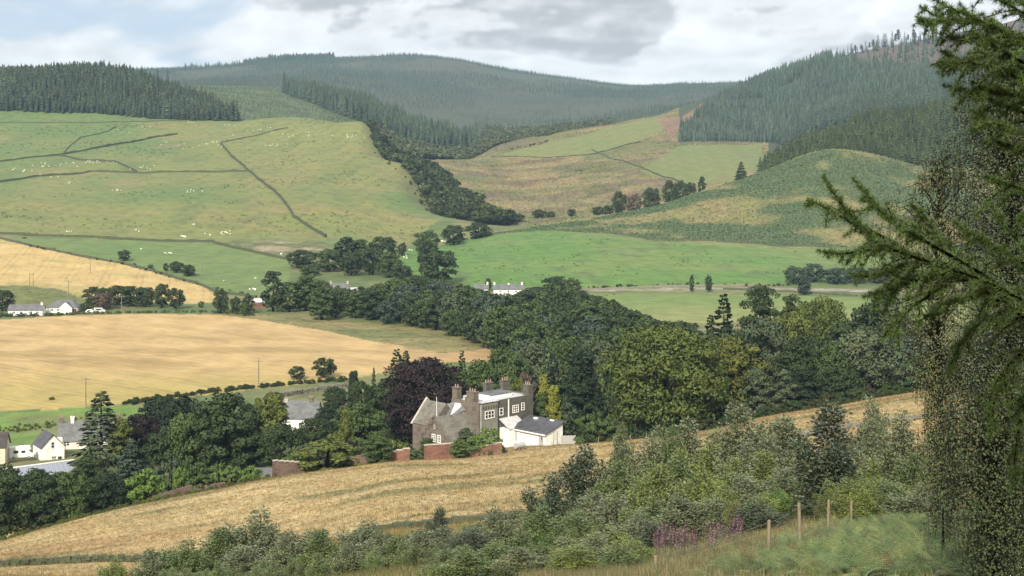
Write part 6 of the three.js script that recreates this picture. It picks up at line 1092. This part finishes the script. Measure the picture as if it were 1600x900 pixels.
const YOUNG = [
  // kind, leaves, bearing, top row, distance, width, label
  ['birch1', 'dark', 1296, 638, 63, 112, 'tall pointed young birch right behind the fence posts'],
  ['scrub0', 'grey', 1155, 640, 122, 104, 'large grey-green willow bush against the straw slope, left of the tall birch'],
  ['scrub1', 'grey', 1074, 664, 118, 92, 'grey-green bush left of the large willow bush'],
  ['birch0', 'grey', 1224, 662, 96, 90, 'grey-green young tree just left of the tall pointed birch'],
  ['scrub2', 'grey', 1362, 630, 104, 66, 'grey-green bush on the straw slope right of the tall birch'],
  ['scrub1', 'grey', 1408, 652, 88, 90, 'greyish bush beside the stone wall at the right'],
  ['scrub0', 'olive', 1362, 730, 74, 86, 'yellowish bush between the tall birch and the big weeping birch'],
  ['scrub2', 'mid', 1388, 765, 64, 100, 'dark green low bush above the bracken'],
  ['birch2', 'blue', 912, 704, 98, 82, 'dark columnar young tree standing alone on the left flank of the thicket'],
  ['scrub0', 'blue', 862, 752, 92, 84, 'round dark bush left of the columnar young tree'],
  ['birch0', 'grey', 972, 672, 126, 40, 'thin young birch on the upper edge of the thicket'],
  ['scrub1', 'grey', 1018, 690, 112, 82, 'grey-green bush of the upper thicket edge right of the thin birch'],
  ['scrub2', 'mid', 1050, 676, 116, 60, 'green sapling poking above the thicket edge under the great chestnut'],
  ['scrub0', 'mid', 966, 728, 92, 84, 'mid green bush right of the columnar young tree'],
  ['scrub1', 'light', 1108, 702, 96, 96, 'light green bush in the upper middle of the thicket'],
  ['scrub2', 'grey', 1166, 704, 88, 90, 'grey-green sapling in the upper right of the thicket'],
  ['birch1', 'light', 1196, 716, 80, 80, 'yellow-green sapling below the grey-green young tree'],
  ['scrub0', 'light', 1030, 738, 84, 110, 'wide light green bush in the heart of the thicket'],
  ['scrub1', 'light', 1098, 742, 78, 100, 'fresh green bush right of the wide light green one'],
  ['scrub2', 'grey', 1160, 752, 72, 100, 'grey-green bush above the pink fireweed'],
  ['scrub0', 'grey', 1230, 742, 70, 100, 'grey-green bush right behind the leftmost tall fence post'],
  ['scrub1', 'mid', 1265, 742, 68, 80, 'dark green bush at the left foot of the tall pointed birch'],
  ['scrub2', 'mid', 1336, 752, 66, 70, 'green bush at the right foot of the tall pointed birch'],
  ['scrub1', 'grey', 960, 782, 72, 100, 'grey-green bush in the lower left of the thicket'],
  ['scrub0', 'mid', 1018, 790, 66, 96, 'mid green bush left of the fireweed, second row'],
  ['birch2', 'grey', 1064, 782, 64, 90, 'grey-green sapling right above the fireweed'],
  ['scrub2', 'grey', 1118, 790, 64, 90, 'pale grey-green willow sapling behind the fireweed'],
  ['scrub1', 'blue', 1180, 796, 61, 96, 'bluish bush behind the left fence wire'],
  ['scrub0', 'blue', 1020, 832, 57, 86, 'dark bluish bush directly left of the fireweed'],
  ['scrub2', 'mid', 900, 808, 68, 96, 'mid green bush below the columnar young tree'],
  ['scrub1', 'lime', 958, 838, 54, 90, 'bright green sapling at the bottom centre right'],
  ['scrub0', 'lime', 888, 852, 50, 90, 'yellow-green sapling at the bottom edge in the centre'],
  ['scrub2', 'mid', 846, 800, 76, 80, 'deep green upright bush at the centre bottom'],
  ['scrub0', 'mid', 810, 840, 60, 90, 'dark green bush at the bottom centre'],
  ['scrub1', 'grey', 776, 806, 84, 96, 'grey-green bush beside the broken stone wall in the lower middle'],
  ['scrub2', 'dark', 738, 836, 70, 90, 'dark bush at the bottom left of the centre'],
  ['birch1', 'blue', 687, 806, 96, 44, 'narrow dark young tree before the straw slope in the lower middle'],
  ['scrub1', 'grey', 660, 840, 84, 100, 'grey-green bush below the narrow dark young tree'],
  ['scrub0', 'mid', 620, 852, 80, 80, 'low green bush left of the narrow dark young tree'],
  ['scrub2', 'grey', 574, 826, 92, 92, 'grey-green willow bush with pointed top in the lower left middle'],
  ['scrub1', 'grey', 548, 860, 78, 90, 'low grey-green bush under the pointed willow bush'],
  ['scrub0', 'mid', 500, 840, 90, 86, 'green bush right of the widest willow at the lower left'],
  ['scrub2', 'grey', 404, 808, 106, 112, 'tallest willow bush of the lower left group'],
  ['scrub1', 'grey', 452, 842, 94, 96, 'grey-green willow on the right shoulder of the tallest lower left bush'],
  ['scrub0', 'mid', 344, 836, 104, 90, 'green willow bush left of the tallest lower left bush'],
  ['scrub2', 'mid', 292, 856, 100, 86, 'low green bush near the lower left end of the thicket'],
  ['scrub1', 'grey', 236, 870, 100, 80, 'small grey-green bush at the lower left end of the thicket, by the stone wall'],
  ['scrub0', 'grey', 380, 868, 88, 110, 'spreading willow at the bottom edge under the tallest lower left bush'],
  ['scrub2', 'olive', 180, 884, 98, 56, 'tiny olive bush at the bottom edge near the stone wall'],
  ['scrub1', 'mid', 700, 872, 62, 90, 'green bush at the very bottom left of the centre'],
  ['scrub0', 'light', 1150, 728, 84, 70, 'light green sapling between the willow bush and the fireweed'],
  ['scrub2', 'olive', 1130, 766, 70, 60, 'yellow-olive bush among the grey-green willows above the fireweed'],
  ['scrub1', 'grey', 1330, 690, 82, 70, 'grey-green bush right behind the tall pointed birch'],
  ['scrub0', 'mid', 1428, 720, 66, 90, 'green bush in front of the stone wall, left of the big weeping birch'],
  ['scrub2', 'grey', 1440, 770, 58, 90, 'greyish bush at the left foot of the big weeping birch'],
  ['scrub0', 'grey', 812, 872, 42, 90, 'grey-green willow tip at the bottom edge in the centre'],
  ['scrub2', 'light', 900, 868, 41, 96, 'yellow-green willow tip at the bottom edge right of the centre'],
  ['scrub1', 'mid', 968, 872, 40, 80, 'green sapling tip at the bottom edge below the bright green sapling'],
  ['scrub0', 'mid', 730, 876, 46, 100, 'green willow tip at the bottom edge left of the centre'],
  ['scrub1', 'grey', 930, 846, 47, 100, 'grey-green sapling at the bottom edge right of the centre'],
  ['scrub2', 'light', 990, 858, 45, 86, 'light green sapling at the bottom edge, lower right of the thicket'],
  ['scrub0', 'mid', 850, 866, 45, 90, 'mid green bush at the bottom edge just right of the centre'],
  ['scrub1', 'mid', 770, 862, 52, 100, 'mid green bush at the bottom edge just left of the centre'],
  ['scrub2', 'grey', 1000, 812, 58, 90, 'grey-green bush left above the fireweed patch'],
  ['scrub0', 'grey', 930, 776, 76, 90, 'grey-green bush at the right foot of the columnar young tree'],
  ['scrub1', 'mid', 1060, 720, 92, 90, 'mid green bush in the upper centre of the thicket'],
  ['scrub2', 'light', 1000, 758, 78, 90, 'light green bush at the left centre of the thicket'],
  ['scrub0', 'grey', 1200, 690, 92, 80, 'grey-green bush behind the leftmost saplings of the upper right thicket'],
];
for (const [key, leaf, px, top, D, wide, label] of YOUNG) tree(key, { grey: 'sgrey', mid: 'smid', light: 'slight', lime: 'slight', olive: 'slight', dark: 'sdark', blue: 'sdark' }[leaf], px, top - 15, D, wide * 1.08, label);
scatter('undergrowth', 'low leafy undergrowth between the young trees', proto('scrub1').crown, LEAF.smid, 260, [830, 1470, 58, 125], (px, D) => px > 880 + (D > 100 ? 60 : 0) ? 0.9 : 0.3, [0.16, 0.42], (px, D, x, R) => { const k = 0.7 + 0.6 * R(); return [k * (1 + 0.5 * R()), k * (1.1 + 0.2 * R()), k]; }, 61, 'undergrowth');
scatter('undergrowth', 'low willow growth between the bushes along the bottom edge', proto('scrub0').crown, LEAF.sgrey, 200, [240, 860, 74, 112], (px, D) => 0.8, [0.16, 0.36], (px, D, x, R) => { const k = 0.7 + 0.5 * R(); return [k, k * (1 + 0.2 * R()), k * 0.9]; }, 62, 'undergrowth');

// ---------------------------------------------------------------- the two weeping birches at the right
const birchLeaf = (name, r, g, b) => leafMat(name, r, g, b, 0.3);
const birchBark = mat('silver_birch_bark', 0.34, 0.31, 0.27, { map: blotch });
function weepingBirch(label, px, D, rowTop, rowFoot, half, strands, leaf, tints, seed, leafSize, foot = 0.06, girth = 0.1) {
  const R = rng(seed), foliage = new Faces(), wood = new Faces(), twigs = new Faces(), g0 = place(px, D), h = CY + (YH - rowTop) / F * D - g0[1], o = thing('weeping_birch', label, 'tree', g0);
  const spine = t => [0.25 * Math.sin(t * 3 + seed) * t, h * t, 0.2 * Math.sin(t * 2.2 + seed * 2) * t];
  for (let k = 0; k < 14; k++) { const a = spine(k / 14), b = spine((k + 1) / 14); if (!k) a[1] = -0.4; limb(wood, a, b, girth * (1 - k / 14.5) + 0.01, girth * (1 - (k + 1) / 14.5) + 0.01, 8); }
  for (let s = 0; s < strands; s++) {
    const t = foot + (0.99 - foot) * Math.pow(R(), 0.85), a = R() * 6.2832, reach = half(t) * Math.pow(R(), 0.55) * (0.62 + 0.85 * noise(a * 1.3 + seed, t * 9, seed)), base = spine(Math.max(0.03, t - reach * 0.35 / h)), out = [base[0] + Math.cos(a) * reach, h * t + 0.15 * R(), base[2] + Math.sin(a) * reach];
    if (s % 3 === 0) { const mid = [(base[0] + out[0]) / 2, Math.max(base[1], out[1]) + reach * 0.18, (base[2] + out[2]) / 2]; limb(wood, base, mid, 0.012 + reach * 0.008, 0.010, 4); limb(wood, mid, out, 0.010, 0.004, 3); }
    const len = Math.min((0.3 + 1.0 * R()) * (t > 0.9 ? 0.45 : 1), Math.max(0.2, out[1] - 0.15)); let p = out.slice(), drift = [(R() - 0.5) * 0.35 + Math.cos(a) * 0.18, (R() - 0.5) * 0.35 + Math.sin(a) * 0.18]; const n = Math.round(len / 0.027), tint = tints[Math.floor(R() * tints.length)], tone0 = 0.82 + 0.36 * R();
    for (let i = 0; i < n; i++) {
      const f = i / n, q = [p[0] + drift[0] * 0.027 * (1 - f), p[1] - 0.027 * (0.55 + 0.45 * f), p[2] + drift[1] * 0.027 * (1 - f)];
      if (i % 6 === 0) limb(twigs, p, [q[0], q[1] - 0.12, q[2]], 0.0035, 0.003, 3);
      if (R() < 0.86) { const b = R() * 6.28, j = ball(R), dir = unit([Math.cos(b) * 0.8, -0.35 - 0.6 * R(), Math.sin(b) * 0.8]), k = tone0 * (0.85 + 0.3 * R()), l = R() < 0.02; foliage.leaf([q[0] + j[0] * 0.11, q[1] + j[1] * 0.08, q[2] + j[2] * 0.11], dir, j, leafSize * (0.7 + 0.6 * R()), 0.78, unit([j[0] * 0.55 + Math.cos(a) * 0.5, Math.abs(j[1]) * 0.5 + 0.35, j[2] * 0.55 + Math.sin(a) * 0.5]), l ? [1.5, 1.35, 0.9] : [tint[0] * k, tint[1] * k, tint[2] * k]); }
      p = q;
    }
  }
  part('trunk', wood.build(), birchBark, o); part('twigs', twigs.build(), BARK, o); part('leaves', foliage.build(), leaf, o).userData.kind = 'stuff'; return o;
}
weepingBirch('tall weeping birch filling the right edge, behind the larch branches', 1592, 33, 36, 900, t => t > 0.93 ? 0.4 : t > 0.8 ? 0.95 : t > 0.45 ? 1.4 : t > 0.1 ? 1.6 : 1.0, 2500, birchLeaf('birch_leaves', 0.085, 0.112, 0.056), [[1, 1, 1], [1.1, 1.05, 0.95], [0.75, 0.9, 0.9], [0.9, 1.0, 1.15]], 71, 0.046, 0.04, 0.09);
weepingBirch('smaller pale-leaved weeping birch left of the tall one', 1474, 34.5, 236, 900, t => t > 0.9 ? 0.5 : t > 0.7 ? 1.2 : t > 0.55 ? 1.05 : t > 0.45 ? 0.6 : 0.3, 900, birchLeaf('pale_birch_leaves', 0.145, 0.155, 0.075), [[1, 1, 1], [1.15, 1.1, 0.95], [0.75, 0.85, 0.75], [1.0, 1.05, 1.15]], 72, 0.045, 0.12, 0.02);
weepingBirch('low dark birch growth at the foot of the tall weeping birch', 1556, 27.4, 560, 900, t => t > 0.85 ? 0.5 : t > 0.25 ? 0.95 : 0.65, 900, birchLeaf('shaded_birch_leaves', 0.078, 0.105, 0.050), [[1, 1, 1], [1.2, 1.1, 0.9], [0.85, 1, 1]], 73, 0.044, 0.05, 0.05);

// ---------------------------------------------------------------- the larch whose branches reach in from the right
{
  const D0 = 5.6, R = rng(81), W = (px, py, D) => [(px - 800) / F * D, CY + (YH - py) / F * D, -D], foot = place(1780, D0), o = thing('larch_tree', 'larch with dark green needled branches reaching in from the right edge', 'tree', foot);
  const rel = p => [p[0] - foot[0], p[1] - foot[1], p[2] - foot[2]];
  const needle = leafMat('larch_needles', 0.075, 0.135, 0.028, 0.4), bark = mat('larch_bark', 0.07, 0.05, 0.036, { map: blotch });
  const trunk = new Faces(); for (let k = 0; k < 10; k++) limb(trunk, [0.02 * k, k * 0.55 - 0.4 * (k === 0), 0], [0.02 * (k + 1), (k + 1) * 0.55, 0], 0.15 - 0.008 * k, 0.15 - 0.008 * (k + 1), 12); part('trunk', trunk.build(), bark, o);
  const tuftNeedles = (F0, p, d, len, n, tint) => { for (let k = 0; k < n; k++) { const j = ball(R), dir = unit([j[0] + d[0] * 0.55, j[1] + d[1] * 0.55 + 0.1, j[2] + d[2] * 0.55]), l = len * (0.65 + 0.5 * R()), s = unit(cross(dir, ball(R))), w = 0.0011, t = tint * (0.65 + 0.7 * R()), y = R() < 0.12 ? 1.35 : 1; F0.tri([p[0] + s[0] * w, p[1] + s[1] * w, p[2] + s[2] * w], [p[0] - s[0] * w, p[1] - s[1] * w, p[2] - s[2] * w], [p[0] + dir[0] * l, p[1] + dir[1] * l, p[2] + dir[2] * l], unit([dir[0] * 0.7 + s[2] * 0.4, dir[1] * 0.7 + 0.45, dir[2] * 0.7 + s[0] * 0.4]), [t * y * 1.05, t * y, t * 0.9]); } };
  const shoot = (F0, Wd, pts, r0, r1, tint, dense = 1) => {
    const c = new THREE.CatmullRomCurve3(pts.map(p => V3(...p))), L = c.getLength(), n = Math.max(3, Math.round(L / 0.03)); let a = c.getPoint(0);
    for (let k = 0; k < n; k++) { const b = c.getPoint((k + 1) / n); limb(Wd, [a.x, a.y, a.z], [b.x, b.y, b.z], lerp(r0, r1, k / n), lerp(r0, r1, (k + 1) / n), 5); a = b; }
    const m = Math.round(L / 0.0115 * dense); for (let k = 0; k < m; k++) { const t = (k + R()) / m, p = c.getPoint(t), g = c.getTangent(t), j = ball(R); tuftNeedles(F0, [p.x + j[0] * 0.004, p.y + j[1] * 0.004, p.z + j[2] * 0.004], [g.x * 0.5 + j[0] * 0.6, g.y * 0.5 + j[1] * 0.6, g.z * 0.5 + j[2] * 0.6], 0.027 * (t > 0.93 ? 0.75 : 1), 32, tint); }
    return [c, L];
  };
  // each branch from its base at the right to its tip: bearings and rows, and how strongly it carries side shoots
  const BR = [
    [5.3, 1, [1760, 640], [1640, 500], [1560, 450], [1447, 407], [1407, 393], [1370, 377], [1343, 350], [1310, 313], [1285, 275]],
    [5.4, 1, [1700, 545], [1540, 432], [1440, 374], [1417, 360], [1383, 337], [1360, 310], [1332, 279]],
    [5.6, 1, [1760, 590], [1650, 500], [1553, 440], [1507, 403], [1473, 377], [1447, 343], [1423, 318]],
    [5.9, 1, [1760, 520], [1650, 440], [1580, 400], [1527, 373], [1490, 346]],
    [5.3, 0.6, [1520, 436], [1440, 406], [1383, 388], [1347, 392], [1310, 397], [1280, 392]],
    [5.35, 0.7, [1560, 470], [1470, 410], [1417, 413], [1393, 420], [1360, 430], [1327, 427]],
    [5.5, 0.9, [1700, 600], [1580, 480], [1500, 424], [1437, 432], [1407, 445], [1377, 457], [1350, 463]],
    [5.45, 0.8, [1400, 392], [1372, 366], [1335, 350], [1300, 330], [1275, 318], [1262, 314]],
    [5.7, 1, [1760, 560], [1660, 520], [1590, 470], [1520, 462], [1470, 478], [1440, 500]],
    [5.8, 1, [1760, 610], [1680, 560], [1600, 500], [1540, 500], [1500, 540], [1480, 590]],
    [5.6, 1, [1780, 640], [1690, 570], [1620, 540], [1570, 580], [1552, 640], [1546, 690]],
    [5.9, 1, [1780, 680], [1700, 600], [1640, 600], [1600, 640], [1585, 720], [1580, 770]],
    [5.4, 0.8, [1540, 440], [1490, 440], [1440, 470], [1402, 500], [1378, 530]],
    [5.5, 1, [1760, 480], [1680, 420], [1620, 400], [1575, 360], [1548, 322]],
    [5.6, 1, [1760, 130], [1600, 60], [1527, 37], [1473, 33], [1450, 35], [1434, 29]],
    [5.65, 0.6, [1540, 40], [1513, 30], [1473, 30], [1457, 22], [1437, 9]],
    [5.5, 1, [1740, 140], [1600, 74], [1577, 57], [1527, 30], [1487, 13], [1440, -10]],
    [5.6, 1, [1740, 150], [1600, 98], [1560, 77], [1527, 58], [1500, 62], [1470, 51]],
    [5.75, 1, [1760, 150], [1600, 108], [1537, 90], [1493, 93], [1472, 79]],
    [5.55, 1, [1760, 160], [1600, 116], [1547, 103], [1493, 98], [1466, 103]],
    [5.7, 1, [1760, 200], [1600, 152], [1547, 143], [1518, 129]],
    [5.8, 0.8, [1740, 220], [1600, 176], [1560, 160], [1513, 143], [1472, 133]],
    [5.6, 1, [1760, 250], [1600, 208], [1567, 197], [1540, 187], [1519, 172]],
    [5.7, 1, [1760, 290], [1640, 250], [1590, 230], [1556, 222]],
    [5.8, 0.25, [1760, 330], [1600, 297], [1560, 283], [1538, 278]],
    [5.5, 1, [1740, 60], [1620, 30], [1560, 0], [1500, -20]],
    [5.9, 1, [1760, 100], [1640, 40], [1590, -5], [1560, -40]],
    [5.5, 0.8, [1640, 150], [1570, 110], [1545, 86], [1534, 54]],
    [5.8, 1, [1760, 420], [1680, 340], [1620, 330], [1592, 345]],
    [5.7, 1, [1760, 700], [1680, 650], [1630, 640], [1606, 690], [1598, 760]],
  ];
  BR.forEach(([D, side, ...pts], n) => {
    const wood = new Faces(), need = new Faces(), dd = 0.35 * (R() - 0.5), P = pts.map(([x, y], i) => rel(W(x, y, D + dd * i / pts.length + (i === 0 ? 0.1 : 0)))), tint = 0.8 + 0.4 * R();
    const [c, L] = shoot(need, wood, P, 0.0065 + 0.0015 * side, 0.0014, tint, 1.0), m = Math.round(L / 0.045 * side);
    for (let k = 0; k < m; k++) {
      const t = 0.15 + 0.74 * (k + R()) / m, p = c.getPoint(t), g = c.getTangent(t), s = unit(cross([g.x, g.y, g.z], ball(R))), len = (0.05 + 0.13 * R()) * (1.15 - t), fw = 0.55 + 0.5 * R(), droop = 0.25 + 0.9 * R(), q = f => [p.x + (g.x * fw + s[0] * 0.9) * len * f, p.y + (g.y * fw + s[1] * 0.55) * len * f - droop * len * f * f * 0.8, p.z + (g.z * fw + s[2] * 0.9) * len * f];
      shoot(need, wood, [q(0), q(0.5), q(1)], 0.0024, 0.001, tint * (0.8 + 0.45 * R()), 0.9);
    }
    const b = part('branch', wood.build(), bark, o); part('needles', need.build(), needle, b).userData.kind = 'stuff';
  });
}

// ---------------------------------------------------------------- tussocks, rushes and bracken on the far slopes
{
  const clump = (seed, n, h, w) => { const R = rng(seed), f = new Faces(); for (let k = 0; k < n; k++) { const d = ball(R); if (d[1] < 0) d[1] *= -0.5; const p = [d[0] * w, d[1] * h, d[2] * w], j = ball(R); f.flake(p, unit(cross(j, d)), d, 0.9 * w, 1, unit([d[0], d[1] + 0.5, d[2]]), [0.8 + 0.4 * R(), 0.8 + 0.4 * R(), 0.8 + 0.4 * R()]); } return f.build(); };
  const on = name => { const L = LANDS.filter(l => l.name === name); return (x, D) => { for (let k = LANDS.length - 1; k >= 0; k--) if (LANDS[k].test(x, D)) return L.includes(LANDS[k]); return false; }; };
  const colorOf = (name, gain) => (px, D, x, R) => { const c = LANDS.find(l => l.name === name).color(x, D, px), k = gain * (0.86 + 0.28 * R()); return c.map(v => v * k); };
  const g = clump(1, 14, 0.7, 1), knoll = on('bracken_knoll'), moor = on('moorland'), past = on('pasture'), field = on('field');
  scatter('bracken', 'bracken covering the rounded knoll on the right', g, rushMat, 24000, [760, 1500, 1020, 1260], (px, D, x) => knoll(x, D) ? (LANDS.find(l => l.name === 'bracken_knoll').color(x, D, px)[0] < 0.13 ? 1 : 0.12) : 0, [0.5, 1.15], colorOf('bracken_knoll', 1.0), 301, 'bracken');
  scatter('moor_tussocks', 'heather and grass tussocks of the moorland slope', g, rushMat, 13000, [680, 1200, 1180, 2200], (px, D, x) => moor(x, D) ? 0.2 + 0.8 * sstep(0.45, 0.65, fbm(x / 40, D / 40, 3, 61)) : 0, [0.5, 1.2], colorOf('moorland', 1.0), 302, 'tussocks');
  scatter('rushes', 'rushes and thistles dotted over the left pasture', g, rushMat, 1300, [-60, 720, 1000, 1800], (px, D, x) => past(x, D) ? sstep(0.52, 0.72, fbm(x / 70, D / 40, 3, 63)) + 0.03 : 0, [0.5, 1.1], colorOf('pasture', 0.7), 303, 'rushes');
  scatter('rushes', 'dark rush tufts dotted over the bright green field', g, rushMat, 350, [620, 1500, 780, 1040], (px, D, x) => field(x, D) ? sstep(0.5, 0.7, fbm(x / 20, D / 20, 3, 65)) : 0, [0.35, 0.8], colorOf('field', 0.6), 304, 'rushes');
}
renderer.render(scene, camera);
